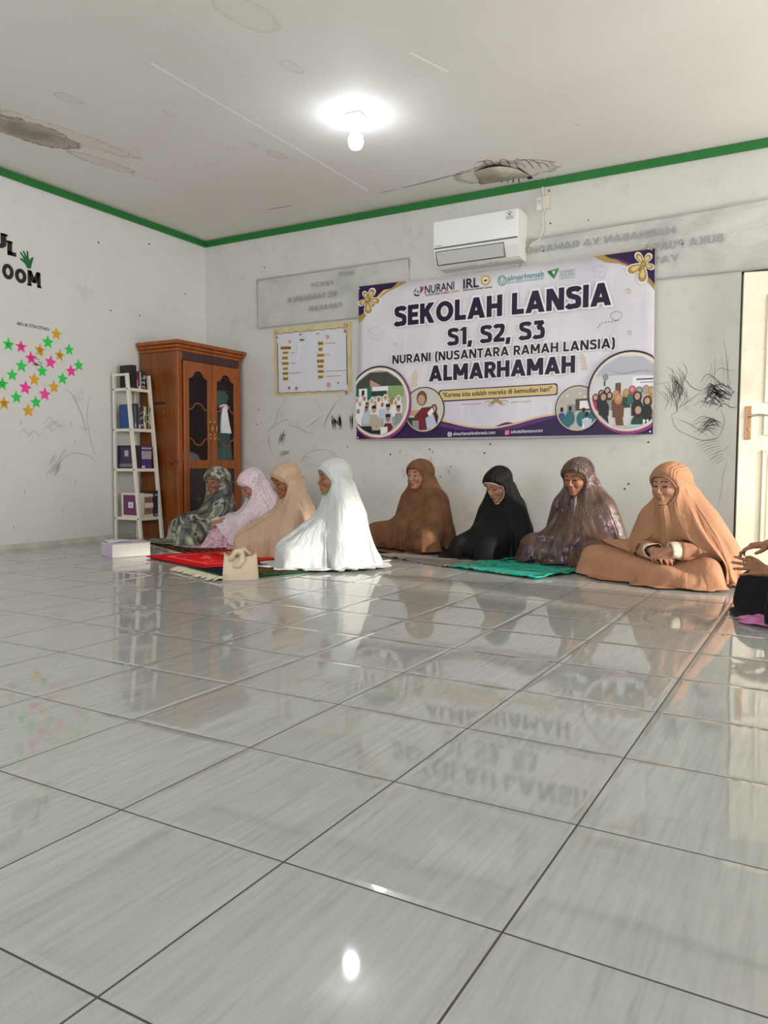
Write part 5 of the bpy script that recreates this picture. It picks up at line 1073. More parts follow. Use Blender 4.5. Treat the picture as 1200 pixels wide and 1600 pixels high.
# ------------------------------------------------------------------ people: round-cone bodies, remeshed to one skin, and draped cloth
def npv(*a): return np.array(a, float)
def unit(v): return v / np.linalg.norm(v)
class Body:
    def __init__(s): s.c = []; s.hand = []                       # cones (a, ra, b, rb, collide) and ellipsoids (centre, axes, radii)
    def cone(s, a, ra, b, rb, col=True, arm=0): s.c.append((npv(*a), ra, npv(*b), rb, col) + ((1,) if arm else ()))
    def colliders(s, noarm=False):
        k = [c for c in s.c if c[4] and not (noarm and len(c) > 5)]
        k = [(c[0], c[2], c[1], c[3]) for c in k] + [(a, b, .034, .026) for a, b in ([] if noarm else s.hand)]
        return tuple(np.array([c[j] for c in k]) for j in range(4))
def hull_cone(mb, a, ra, b, rb, n=10):
    """closed tapered capsule"""
    d = b - a; L = np.linalg.norm(d); t = d / L if L > 1e-6 else npv(0, 0, 1); x = np.cross(t, npv(0, 0, 1) if abs(t[2]) < .9 else npv(1, 0, 0)); x = unit(x); y = np.cross(t, x)
    rings = []; m = 4
    for k in range(1, m + 1): q = -PI / 2 + PI / 2 * k / m; rings.append((a + t * ra * math.sin(q), ra * math.cos(q)))
    for k in range(0, m): q = PI / 2 * k / m; rings.append((b + t * rb * math.sin(q), rb * math.cos(q)))
    vs_ = [a - t * ra] + [c + (x * math.cos(2 * PI * j / n) + y * math.sin(2 * PI * j / n)) * r for c, r in rings for j in range(n)] + [b + t * rb]
    fs = [(0, 1 + (j + 1) % n, 1 + j) for j in range(n)]
    for i in range(len(rings) - 1): fs += [(1 + i * n + j, 1 + i * n + (j + 1) % n, 1 + (i + 1) * n + (j + 1) % n, 1 + (i + 1) * n + j) for j in range(n)]
    o = 1 + (len(rings) - 1) * n; e = len(vs_) - 1; fs += [(o + j, o + (j + 1) % n, e) for j in range(n)]
    mb.add([Vector(v) for v in vs_], fs)
def head_prims(H, B, mouth=0):
    """H: 4x4 head frame (forward, left, up, centre)"""
    W = lambda x, y, z: (H @ npv(x, y, z, 1))[:3]
    def c(a, ra, b, rb, col=False): B.cone(W(*a), ra, W(*b), rb, col)
    c((-.035, 0, .030), .086, (.005, 0, .032), .080, True)          # skull
    c((.020, -.012, .020), .070, (.020, .012, .020), .070, True)     # forehead and temples
    c((.030, -.020, -.030), .052, (.030, .020, -.030), .052, True)   # cheeks
    c((.030, -.022, -.060), .042, (.066, -.006, -.098), .020, True); c((.030, .022, -.060), .042, (.066, .006, -.098), .020, True)   # jaw
    c((.072, -.004, -.100), .017, (.072, .004, -.100), .017, True)   # chin
    for s in (-1, 1):
        c((.058, s * .034, -.026), .025, (.060, s * .030, -.034), .024)          # cheekbones
        c((.0715, s * .014, .020), .014, (.064, s * .044, .018), .012)           # brow ridge
        c((.0700, s * .024, -.002), .0125, (.0675, s * .037, -.002), .0115)       # eyeballs under lids
        c((.0935, s * .0105, -.040), .0085, (.090, s * .0125, -.038), .0078)      # nostrils
        c((-.012, s * .071, .004), .010, (-.008, s * .069, -.028), .008)          # ears
        c((.083, s * .0135, -.058), .008, (.087, 0, -.054), .009)
        c((.0845, s * .014, -.0695), .0055, (.0905, s * .003, -.0625), .0065)     # lips
        c((.083, s * .011, -.0765), .0065, (.088, s * .002, -.0775), .0075)
    c((.080, 0, .010), .0085, (.101, 0, -.030), .0105)               # nose
    c((.100, 0, -.034), .0110, (.094, 0, -.040), .0095)
    return W
FACE_Z = {'eye': 0.0}
def hand_prims(B, wrist, d, palm, curl, side, k=.93, spread=.10, thumb_out=.5):
    """wrist point, pointing direction d, palm normal (the way the palm faces); side=+1 left hand, -1 right hand"""
    d = unit(np.array(d, float)); n = np.array(palm, float); n = unit(n - d * n.dot(d)); w = np.cross(n, d) * side       # towards the thumb
    P = lambda f, s, u: np.array(wrist) + (d * f + w * s + n * u) * k
    lens = [(.040, .025, .020), (.044, .028, .021), (.041, .026, .020), (.032, .020, .018)]; rad = (.0088, .0090, .0086, .0076)
    for i in range(4):
        s = .030 - .020 * i; kn = P(.083 - .004 * abs(i - 1) - (.006 if i == 3 else 0), s, 0)
        B.cone(P(.012, s * .55, 0), .0145, kn, .0120, False)
        ang = 0; p = kn; a_ = spread * (1.2 - i) * .6
        for j, L in enumerate(lens[i]):
            ang += curl[i] * (1.0, 1.15, .7)[j]; dd = unit(d * math.cos(ang) + n * math.sin(ang) + w * a_ * math.cos(ang)); q = p + dd * L * k
            r0 = rad[i] * (1, .94, .86, .76)[j]; B.cone(p, r0, q, rad[i] * (1, .94, .86, .74)[j + 1], False); p = q
    t0, t1 = P(.022, .022, .006), P(.046, .042 + .012 * thumb_out, .016); t2 = P(.072, .048 + .022 * thumb_out, .024); t3 = P(.094, .046 + .024 * thumb_out, .030)
    B.cone(t0, .0150, t1, .0118, False); B.cone(t1, .0112, t2, .0098, False); B.cone(t2, .0096, t3, .0078, False)
    B.cone(P(-.02, 0, 0), .021, P(.012, 0, 0), .0185, False)
    B.hand.append((P(.0, 0, 0), P(.13 if max(curl) < .6 else .085, -.003, .012 if max(curl) < .6 else .02)))

def sdf(P, cols):
    """distance and outward normal to the union of tapered capsules"""
    A, Bq, ra, rb = cols; best = np.full(len(P), 9.); nrm = np.zeros_like(P)
    for a, b, r0, r1 in zip(A, Bq, ra, rb):
        ab = b - a; t = np.clip((P - a) @ ab / max(ab @ ab, 1e-9), 0, 1); q = P - (a + t[:, None] * ab); l = np.sqrt((q * q).sum(1)) + 1e-9; d = l - (r0 + (r1 - r0) * t)
        m = d < best; best[m] = d[m]; nrm[m] = q[m] / l[m, None]
    return best, nrm
def drape(P, pin, cols, slack, clear=.012, steps=130, iters=9, floor=.012, seed=1, damp=.965, bend=.10, smooth=2, fric=.55, vslack=1.0, hold=None):
    """settle a ring-shaped sheet P[M,N,3] (ring axis periodic) over the colliders: position-based cloth"""
    M, N, _ = P.shape; rng = np.random.RandomState(seed); P = P.copy()
    nxt = (np.arange(N) + 1) % N
    r_u = np.linalg.norm(P[:, nxt] - P, axis=2) * (1 + slack[:, None]); r_v = np.linalg.norm(P[1:] - P[:-1], axis=2) * vslack
    r_v = np.maximum(r_v, .004)
    r_d1 = np.sqrt(r_u[:-1] ** 2 + r_v ** 2); r_d2 = np.sqrt(r_u[:-1] ** 2 + r_v[:, nxt] ** 2)
    b_v = r_v[1:] + r_v[:-1]; b_u = r_u + r_u[:, nxt]
    w = np.where(pin, 0., 1.); Pp = P.copy(); pinP = P.copy()
    P = P + rng.normal(0, .003, P.shape) * w[..., None]; g = 9.8 / 60 / 60 * .7
    ev, od = np.arange(0, N, 2), np.arange(1, N, 2); b0 = np.array([i for i in range(N) if i % 4 < 2]); b1 = np.array([i for i in range(N) if i % 4 >= 2]); R = lambda n0: np.arange(n0)
    def solve(ja, ia, jb, ib, rest, kc, ks):
        A = P[ja, ia]; Bv = P[jb, ib]; D = Bv - A; L = np.sqrt((D * D).sum(-1)) + 1e-9; e = (L - rest) / L; k = np.where(e > 0, ks, kc)
        wa, wb = w[ja, ia], w[jb, ib]; s = (e * k / np.maximum(wa + wb, 1e-9))[..., None] * D
        P[ja, ia] = A + s * wa[..., None]; P[jb, ib] = Bv - s * wb[..., None]
    J = R(M)[:, None]; rows = {p: R(M - 1)[p::2][:, None] for p in (0, 1)}; al = R(N)[None]
    r2 = {p: np.array([j for j in range(M - 2) if (j % 4 < 2) == (p == 0)])[:, None] for p in (0, 1)}
    for it in range(steps):
        V = (P - Pp) * damp; Pp = P.copy(); P += V * w[..., None]; P[..., 2] -= g * w
        if hold is not None: P[hold] += (pinP[hold] - P[hold]) * .3
        for q in range(iters):
            for I in (ev, od): I = I[None]; solve(J, I, J, (I + 1) % N, r_u[J, I], .55, 1.)
            for p in (0, 1): j = rows[p]; solve(j, al, j + 1, al, r_v[j, al], .7, 1.)
            if q % 3 == 0:
                for p in (0, 1): j = rows[p]; solve(j, al, j + 1, (al + 1) % N, r_d1[j, al], .1, .22); solve(j, (al + 1) % N, j + 1, al, r_d2[j, al], .1, .22)
                for p in (0, 1): j = r2[p]; solve(j, al, j + 2, al, b_v[j, al], bend, 0)
                for I in (b0, b1): I = I[None]; solve(J, I, J, (I + 2) % N, b_u[J, I], bend, 0)
            if q % 3 == 2 or q == iters - 1:
                F = P.reshape(-1, 3); d, nn = sdf(F, cols); k = d < clear; F[k] += nn[k] * (clear - d[k])[:, None]
                PF = Pp.reshape(-1, 3); PF[k] += (F[k] - PF[k]) * fric * .4
                z = F[:, 2] < floor; F[z, 2] = floor; PF[z, :2] += (F[z, :2] - PF[z, :2]) * fric; PF[z, 2] = floor
                P[pin] = pinP[pin]
    for q in range(smooth):
        S = P.copy(); S[1:-1] = .5 * P[1:-1] + .125 * (P[2:] + P[:-2] + np.roll(P, 1, 1)[1:-1] + np.roll(P, -1, 1)[1:-1]); P = np.where(pin[..., None], P, S)
        F = P.reshape(-1, 3); d, nn = sdf(F, cols); k = d < clear * .7; F[k] += nn[k] * (clear * .7 - d[k])[:, None]; F[:, 2] = np.maximum(F[:, 2], floor * .6); P[pin] = pinP[pin]
    return P
def push_out(P, cols, c0, c1, clear=.016, up=.35):
    """move points outwards, away from the axis c0-c1, until they clear the body"""
    F = P.reshape(-1, 3); ab = c1 - c0; t = np.clip((F - c0) @ ab / (ab @ ab), 0, 1); D = F - (c0 + t[:, None] * ab); D[:, 2] = np.where(t < .98, D[:, 2] * .3, D[:, 2]); D /= np.linalg.norm(D, axis=1, keepdims=True) + 1e-9; D[:, 2] += np.where(t < .8, up, 0); D /= np.linalg.norm(D, axis=1, keepdims=True)
    for k in range(70):
        d, _ = sdf(F, cols); m = d < clear
        if not m.any(): break
        F[m] += D[m] * np.maximum((clear - d[m]) * .6, .003)[:, None]
    return F.reshape(P.shape)
def fold_wave(N, M, seed, amp, start=.24, ks=(5, 8, 12, 17, 21)):
    rs = np.random.RandomState(seed); th = 2 * PI * np.arange(N) / N; wv = sum(rs.uniform(.5, 1) * np.sin(k * th + rs.uniform(0, 6)) for k in ks) / 2
    wv = np.sign(wv) * np.abs(wv) ** .8; tt = np.clip((np.linspace(0, 1, M) - start) / (1 - start), 0, 1) ** .65; return wv[None] * tt[:, None] * amp
#DEVCACHE
def resample(path, M, bias=1.0):
    p = np.array(path); s = np.r_[0, np.cumsum(np.linalg.norm(np.diff(p, axis=0), axis=1))]; t = np.linspace(0, 1, M) ** bias * s[-1]
    return np.stack([np.interp(t, s, p[:, k]) for k in range(3)], -1)
def face_ring(H, N, grow=0.0, up=0.0, zc=-.036, rz=.083, ry=.0655):
    W = lambda x, y, z: (H @ npv(x, y, z, 1))[:3]; out = []
    for th in 2 * PI * np.arange(N) / N:
        c, s = math.cos(th), math.sin(th); z = zc + (rz + grow) * c + (up if c > 0 else 0) * c; y = (ry + grow) * s
        x = .050 + .022 * max(c, 0) ** 1.5 - .020 * abs(s) + (.016 if c < 0 else 0) * -c * 1.0
        out.append(W(x, y, z))
    return np.array(out)
def cape_start(H, N, M, hem, grow=0.0, up=0.0, hz=.0, bias=.85):
    """initial tent: from the face edge over the head to the hem; hem(psi)->(x,y,z) local, psi=0 in front"""
    W = lambda v: (H @ npv(*v, 1))[:3]; ring = face_ring(H, N, grow, up); Hi = np.linalg.inv(H); paths = []
    for i in range(N):
        th = 2 * PI * i / N; c, s = math.cos(th), math.sin(th); p = ring[i]; l = (Hi @ npv(*p, 1))[:3]; path = [p]
        if c > -.35:
            ax = np.array((.106, .091, .117)); u = l / ax; a0 = math.atan2(math.hypot(u[1], u[2]), u[0]); k = (c + .35) / 1.35; a1 = a0 + k ** .8 * math.radians(95)
            for a in np.linspace(a0, a1, 9)[1:]: path.append(W((ax[0] * math.cos(a) - .012, ax[1] * math.sin(a) * s, ax[2] * math.sin(a) * c + .018)))
        e = np.array(hem(PI - th)); b = path[-1]
        for t in np.linspace(0, 1, 14)[1:]: q = b + (e - b) * t; q[2] = b[2] + (e[2] - b[2]) * t ** 1.0; path.append(q)
        paths.append(resample(path, M, 1.0))
    return np.transpose(np.array(paths), (1, 0, 2))
def cloth_obj(name, P, m, parent, thick=.0025, sub=1):
    M, N, _ = P.shape; v = P.reshape(-1, 3); f = [(j * N + i, j * N + (i + 1) % N, (j + 1) * N + (i + 1) % N, (j + 1) * N + i) for j in range(M - 1) for i in range(N)]
    uv = np.stack(np.meshgrid(np.abs(np.arange(N) / N * 2 - 1), np.arange(M) / (M - 1)), -1).reshape(-1, 2)
    o = mesh_obj(name, v, f, m, parent, True, None, uv); so = o.modifiers.new('t', 'SOLIDIFY'); so.thickness = thick; so.offset = 1
    if sub: ss = o.modifiers.new('s', 'SUBSURF'); ss.levels = sub; ss.render_levels = sub
    return o

def skin_nodes(c1, c2):
    def f(t, b):
        n = t.noise(t.coords(), 22, 4, .6); t.l.new(t.ramp(n, [(.35, c1), (.65, c2)]), b.inputs['Base Color']); b.inputs['Subsurface Weight'].default_value = .12; b.inputs['Subsurface Radius'].default_value = (.012, .005, .003)
    return f
M_SKIN = mat('warm_brown_skin', srgb(156, 104, 78), .5, build=skin_nodes(srgb(140, 92, 68), srgb(162, 112, 84)))
M_SKINL = mat('light_brown_skin', srgb(180, 132, 106), .5, build=skin_nodes(srgb(168, 120, 94), srgb(188, 140, 114)))
M_LIP = mat('lip', srgb(146, 88, 76), .45); M_BROW = mat('eyebrow', srgb(52, 38, 34), .8); M_EYE = mat('eye_line', srgb(30, 22, 20), .4); M_NAIL = mat('nail', srgb(206, 160, 140), .35)

def make_body(B, H, root, skin, vox=.0046):
    mb = MB()
    for a, ra, b, rb in (q[:4] for q in B.c): hull_cone(mb, a, ra, b, rb, 12 if max(ra, rb) > .02 else 8)
    o = mb.build('body', None, None)
    r = o.modifiers.new('r', 'REMESH'); r.mode = 'VOXEL'; r.voxel_size = vox; r.use_smooth_shade = True
    s = o.modifiers.new('s', 'SMOOTH'); s.factor = .5; s.iterations = 3
    dg = bpy.context.evaluated_depsgraph_get(); me = bpy.data.meshes.new_from_object(o.evaluated_get(dg)); old = o.data; o.modifiers.clear(); o.data = me; bpy.data.meshes.remove(old)
    for m in (skin, M_LIP, M_BROW, M_EYE): me.materials.append(m)
    n = len(me.polygons); c = np.zeros(n * 3); me.polygons.foreach_get('center', c); c = c.reshape(-1, 3)
    if H is not None:
        Hi = np.linalg.inv(H); l = c @ Hi[:3, :3].T + Hi[:3, 3]; mi = np.zeros(n, dtype=np.int32); x, y, z = l.T; ay = np.abs(y)
        mi[(x > .076) & (ay < .019) & (z < -.0610 - .006 * (ay / .019) ** 2) & (z > -.0795 + .0085 * (ay / .019) ** 2)] = 1
        mi[(x > .055) & (ay > .012) & (ay < .048) & (np.abs(z - (.0235 + .004 * np.sin((ay - .012) / .036 * PI))) < .0036)] = 2
        mi[(x > .055) & (ay > .017) & (ay < .044) & (np.abs(z + .0035) < .0034)] = 3
        me.polygons.foreach_set('material_index', mi)
    me.polygons.foreach_set('use_smooth', [True] * n); o.parent = root; o.name = 'body'
    return o

def add_sit_body(B, hl, kind, o):
    """torso, arms and legs of a seated woman; hl = head centre in local coordinates"""
    hx, hy, hz = hl; N0 = npv(hx * .80 - .01, hy * .85, hz - .125); S0 = npv(hx * .62 - .02, hy * .7, hz - .205); zp = .15 if kind == 'cross' else .20
    W0 = npv(-.02 + hx * .10, hy * .2, zp + .12); C0 = npv(hx * .36 - .03, hy * .5, (W0[2] + S0[2]) / 2 + .03); lat = npv(0, 1, 0)
    c = B.cone
    c((0, -.085, zp - .01), .125, (0, .085, zp - .01), .125); c((0, 0, zp), .13, W0, .122)
    for s in (-1, 1): c(W0 + lat * s * .035, .105, C0 + lat * s * .055, .100); c(C0 + lat * s * .05, .100, S0 + lat * s * .065, .078); c(S0 + lat * s * .04, .07, S0 + lat * s * .145 + npv(0, 0, .0), .058)
    c(S0, .065, N0, .050); c(N0, .048, npv(hx - .02, hy, hz - .05), .05)
    for s, arm in ((-1, o.get('armR')), (1, o.get('armL'))):
        sh = S0 + lat * s * .150; el, wr = arm if arm else ((.06, s * .235, hz - .40 if hz - .40 > .14 else .16), (.235, s * .075, .215))
        el, wr = npv(*el), npv(*wr); c(sh, .056, el, .044); c(el, .043, wr, .028, True, 1)
        h = o.get('handR' if s < 0 else 'handL')
        if h: hand_prims(B, wr + unit(wr - el) * .012, h['d'], h['n'], h['curl'], s, thumb_out=h.get('t', .5), spread=h.get('sp', .1))
        else: hand_prims(B, wr + unit(wr - el) * .012, unit(npv(.5, -s * .9, -.1)), (0, 0, -1), (.22, .24, .26, .28), s)
    for s in (-1, 1):
        lg = o.get('legR' if s < 0 else 'legL')
        if lg: kn, an, toe = map(lambda q: npv(*q), lg)
        elif kind == 'cross': kn, an, toe = npv(.30, s * .29, .115), npv(.24, -s * .04, .065), npv(.20, -s * .18, .045)
        else: kn, an, toe = npv(.37, s * .13, .085), npv(-.10, s * .10, .055), npv(-.20, s * .07, .045)
        hp = npv(0, s * .09, zp - .03); c(hp, .098, kn, .068); c(kn, .064, an, .040); c(an, .036, toe, .026)
def head_frame(hl, fw, roll=0):
    f = unit(np.array(fw, float)); u = npv(0, 0, 1); l = unit(np.cross(u, f)); u = np.cross(f, l)
    l, u = l * math.cos(roll) + u * math.sin(roll), u * math.cos(roll) - l * math.sin(roll)
    H = np.eye(4); H[:3, 0] = f; H[:3, 1] = l; H[:3, 2] = u; H[:3, 3] = hl; return H
def band(name, H, pts, w, m, root, n=36, closed=True):
    W = lambda v: Vector((H @ npv(*v, 1))[:3]); P = [W(p) for p in pts]; mb = MB(); mb.tube(P, w, 6, not closed); return mb.build(name, m, root, True)

NT_, MT_ = 144, 56
def woman(key, label, pel, face, head_px, alpha, pitch, kind, hem, fabric, skin=M_SKIN, opts=None, skirt=None, slack=(.25, .5), seed=1, roll=0, grow=0, up=0):
    """pel, head_px: image points of the seat on the floor and of the head; alpha: how far the face turns from the camera to the left"""
    o = opts or {}; p0 = on_z(*pel) if len(pel) == 2 else Vector(pel); f = Vector((*face, 0)).normalized(); a = math.atan2(f.y, f.x); root = thing('person', label, 'person', (p0.x, p0.y, 0), a, 'people seated on the floor')
    R = Matrix.Rotation(-a, 3, 'Z'); d = ray(*head_px); nr = Vector((-f.y, f.x, 0)); t = (Vector((p0.x, p0.y, 0)) - Vector((0, 0, CAMZ))).dot(nr) / d.dot(nr); hw = Vector((0, 0, CAMZ)) + d * t; hl = R @ (hw - Vector((p0.x, p0.y, 0)))
    tc = Vector((-hw.x, -hw.y, 0)).normalized(); lf = Vector((tc.y, -tc.x, 0)) if Vector((tc.y, -tc.x, 0)).dot(RT) < 0 else Vector((-tc.y, tc.x, 0))
    al = math.radians(alpha); fw = R @ (tc * math.cos(al) + lf * math.sin(al)); pt = math.radians(pitch); fw = npv(fw.x * math.cos(pt), fw.y * math.cos(pt), -math.sin(pt))
    hl = npv(*hl); H = head_frame(hl, fw, math.radians(roll)); B = Body(); head_prims(H, B); hcount = sum(1 for q in B.c if q[4]); add_sit_body(B, hl, kind, o)
    for q in o.get('extra', []): B.cone(*q)
    body = make_body(B, H, root, skin); cols = B.colliders(o.get('noarm', False))
    for a_, ra_, b_, rb_ in o.get('prop', []): cols = tuple(np.concatenate([c_, np.array([v_])]) for c_, v_ in zip(cols, (npv(*a_), npv(*b_), ra_, rb_)))
    if skirt:
        sk = skirt_mesh(B, skirt, seed + 50); cloth_obj('skirt', sk, skirt.get('mat', fabric), root)
        cols2 = list(cols); extra = [(q[0], q[2], q[1] + .022, q[3] + .022) for q in B.c if q[4] and min(q[0][2], q[2][2]) < .22]
        cols = tuple(np.concatenate([x, np.array([e[k] for e in extra])]) for k, x in zip((0, 1, 2, 3), cols2))
    P = cape_start(H, NT_, MT_, hem, grow, up); pin = np.zeros((MT_, NT_), bool); pin[0] = True
    P = push_out(P, tuple(c[:hcount] for c in cols), hl - npv(0, 0, .06), hl, .005); P[1:] = push_out(P[1:], cols, npv(0, 0, .12), hl)
    fw_ = fold_wave(NT_, MT_, seed + 9, o.get('fold', .05)); rad = P - np.array([hl[0] * .6, hl[1] * .6, 0]); rad[..., 2] = 0; rad /= np.maximum(np.linalg.norm(rad, axis=2, keepdims=True), .06); P = P + rad * np.maximum(fw_, -.02)[..., None]
    if o.get('pinhem'):
        pin[-1] = True; P[-1, :, 2] = .014 + o.get('hemz', .0) + .012 * np.abs(np.sin(7 * 2 * PI * np.arange(NT_) / NT_ + seed))
    P[1:] = push_out(P[1:], cols, npv(0, 0, .12), hl); hold = (np.linalg.norm(P - hl, axis=2) < .15) & ~pin & (np.arange(MT_) < MT_ * .4)[:, None]; hold &= (P[..., 2] > hl[2] - .10)
    s_ = np.linspace(0, 1, MT_); th = 2 * PI * np.arange(NT_) / NT_
    sl = np.clip((s_ - .10) / .35, 0, 1) * slack[0] + s_ ** 2 * slack[1]
    P = drape(P, pin, cols, sl, seed=seed, clear=.012, bend=.05, smooth=1, steps=o.get('steps', 130), floor=.014 + .016 * bool(skirt), vslack=o.get('vslack', 1.03), hold=hold)
    if o.get('tie', True):                                    # the ribbon gathers the hood round the head
        Hi = np.linalg.inv(H); Lc = P @ Hi[:3, :3].T + Hi[:3, 3]; k = Lc[..., 2] - (.012 + .16 * Lc[..., 0]); ang = np.arctan2(Lc[..., 1], -Lc[..., 0]); g_ = np.exp(-(k / .020) ** 2) * (np.abs(ang) < 2.0) * (np.linalg.norm(Lc, axis=2) < .19) * ~pin
        pl = np.exp(-(k / .05) ** 2) * (np.abs(ang) < 2.0) * (np.linalg.norm(Lc, axis=2) < .19) * ~pin
        rd = Lc * npv(1, 1, 0); rd /= np.linalg.norm(rd, axis=2, keepdims=True) + 1e-6; Lc = Lc - rd * (g_ * .017 - pl * .0035 * np.sin(ang * 21 + seed))[..., None]
        P = Lc @ H[:3, :3].T + H[:3, 3]; F = P.reshape(-1, 3); hc_ = tuple(c[:hcount] for c in cols)
        dd, nn = sdf(F, hc_); m = (dd < .009) & ~pin.ravel(); F[m] += nn[m] * (.009 - dd[m])[:, None]; P = F.reshape(P.shape)
    cp = cloth_obj('prayer_cape', P, fabric, root)
    e = MB(); e.tube([Vector(q + H[:3, 0] * .003) for q in list(P[0]) + [P[0][0]]], .0048, 6, False); e.build('face_trim', o.get('trim', fabric), root, True)
    return root, H, B, P
def skirt_mesh(B, sk, seed):
    N, M = 112, 30; c = npv(*sk.get('c', (0, 0, .30))); P = np.zeros((M, N, 3)); hem = sk['hem']
    for i in range(N):
        ps = 2 * PI * i / N; e = np.array(hem(ps)); u = unit(npv(math.cos(ps), math.sin(ps), 0)); b = c + u * npv(.135, .165, 0)
        e2 = npv(e[0], e[1], 0); m1 = b + (e2 - b) * .8; m1[2] = sk.get('top', .27)
        path = [b, m1, npv(e[0], e[1], .02)]; P[:, i] = resample(path, M)
    cols = B.colliders(True); P = push_out(P, cols, npv(0, 0, -.05), npv(0, 0, .05), .014, 1.0); fw_ = fold_wave(N, M, seed, sk.get('fold', .035), .25); rad = P.copy(); rad[..., 2] = 0; rad /= np.maximum(np.linalg.norm(rad, axis=2, keepdims=True), .06); P = P + rad * fw_[..., None]; P[..., 2] += np.maximum(fw_, 0) * .8
    pin = np.zeros((M, N), bool); pin[0] = True
    return drape(P, pin, cols, np.linspace(.02, sk.get('slack', .22), M), seed=seed, clear=.010, steps=100, floor=.012)
def oval(xf, xb, yl, yr, zf=.02, zb=.02, zs=None, pw=2.4):
    """hem outline: superellipse with its own reach to front, back, left and right, and hem heights"""
    zs = (zf + zb) / 2 if zs is None else zs
    def f(ps):
        c, s = math.cos(ps), math.sin(ps); a = xf if c > 0 else -xb; b = yl if s > 0 else -yr; r = (abs(c / a) ** pw + abs(s / b) ** pw) ** (-1 / pw)
        z = zs + (zf - zs) * max(c, 0) ** 2 + (zb - zs) * max(-c, 0) ** 2; return (r * c, r * s, z)
    return f

# fabrics
def wrinkle(t, b, k=.8):
    uv = t.coords('UV'); n = t.noise(t.mapping(uv, (26, 3.2, 1)), 1.0, 3, .5, .6); n2 = t.noise(t.coords(), 9, 3, .5, .8)
    t.l.new(t.bump(t.math('ADD', n, t.math('MULTIPLY', n2, .6)), k, .016), b.inputs['Normal'])
def fab(name, c1, c2, scale=5, rough=.8, sheen=.0, weave=0, spec=.3):
    def f(t, b):
        c = t.coords(); n = t.noise(c, scale, 4, .5); col = t.ramp(n, [(.35, c1), (.65, c2)])
        if weave:
            w1 = t.add('ShaderNodeTexWave', bands_direction='Z', i_Vector=c, i_Scale=weave, i_Distortion=1.2); w2 = t.add('ShaderNodeTexWave', bands_direction='X', i_Vector=c, i_Scale=weave, i_Distortion=1.2)
            k = t.math('MULTIPLY', t.math('ADD', t.math('POWER', w1.outputs['Fac'], 3), t.math('POWER', w2.outputs['Fac'], 3)), .5); col = t.mix(k, col, c2)
        t.l.new(col, b.inputs['Base Color']); wrinkle(t, b)
    return mat(name, c1, rough, sheen=sheen, spec=spec, build=f)
F_WHITE = fab('white_cotton', srgb(200, 204, 204), srgb(208, 212, 212), 4, .85)
F_CREAM = fab('cream_satin', srgb(194, 164, 138), srgb(202, 173, 147), 4, .5)
F_BLACK = fab('black_crepe', srgb(11, 11, 12), srgb(15, 15, 16), 4, .75)
F_BROWN = fab('brown_checked_linen', srgb(98, 66, 44), srgb(134, 96, 68), 12, .9, 0, 28)
F_PEACH = fab('peach_cotton', srgb(168, 122, 92), srgb(178, 132, 102), 5, .8)
def tie_dye(t, b):
    n = t.noise(t.coords(), 4.8, 5, .55, 1.8); t.l.new(t.ramp(n, [(.32, srgb(44, 48, 50)), (.43, srgb(84, 88, 84)), (.5, srgb(128, 130, 112)), (.55, srgb(196, 196, 180)), (.61, srgb(74, 78, 74)), (.72, srgb(50, 54, 56))]), b.inputs['Base Color'])
    wrinkle(t, b)
F_GREY = mat('grey_tie_dye_satin', srgb(110, 112, 104), .42, build=tie_dye)
def floral_pink(t, b):
    c = t.coords(); v = t.add('ShaderNodeTexVoronoi', i_Vector=c, i_Scale=60.); n = t.noise(c, 34, 4, .6, .8); col = t.ramp(n, [(.40, srgb(222, 208, 216)), (.54, srgb(226, 214, 222)), (.60, srgb(206, 172, 184)), (.66, srgb(224, 210, 218))])
    t.l.new(t.mix(t.ramp(v.outputs['Distance'], [(.16, (1, 1, 1)), (.24, (0, 0, 0))]), col, srgb(190, 130, 150)), b.inputs['Base Color'])
    wrinkle(t, b)
F_PINK = mat('pale_pink_floral_cotton', srgb(226, 206, 216), .8, build=floral_pink)
def floral_pink2(t, b):
    c = t.coords(); n = t.noise(c, 20, 5, .65, 1.2); t.l.new(t.ramp(n, [(.36, srgb(150, 84, 104)), (.48, srgb(206, 160, 174)), (.56, srgb(226, 202, 212)), (.64, srgb(170, 100, 122))]), b.inputs['Base Color'])
    wrinkle(t, b)
F_PINK2 = mat('rose_floral_cotton', srgb(200, 150, 166), .8, build=floral_pink2)
def floral_brown(t, b):
    c = t.coords(); n = t.noise(c, 5.5, 5, .6, 1.0); n2 = t.noise(c, 17, 4, .6, 1.4); col = t.ramp(n2, [(.4, srgb(76, 56, 48)), (.6, srgb(92, 70, 60))])
    blot = t.ramp(n, [(.54, (0, 0, 0)), (.60, (1, 1, 1))]); d = t.ramp(n2, [(.4, srgb(40, 26, 46)), (.52, srgb(78, 52, 62)), (.6, srgb(170, 140, 160)), (.66, srgb(48, 32, 50))]); t.l.new(t.mix(blot, col, d), b.inputs['Base Color'])
    wrinkle(t, b)
F_SATIN = mat('brown_floral_satin', srgb(116, 90, 84), .34, build=floral_brown)
M_LACE = noisy('cream_lace', srgb(220, 208, 186), srgb(196, 180, 156), 60, .9, .5); M_TEALS = mat('teal_inner_scarf', srgb(120, 150, 146), .8); M_DKS = mat('dark_grey_inner_scarf', srgb(48, 48, 54), .8); M_REDS = mat('red_inner_scarf', srgb(150, 40, 52), .8)

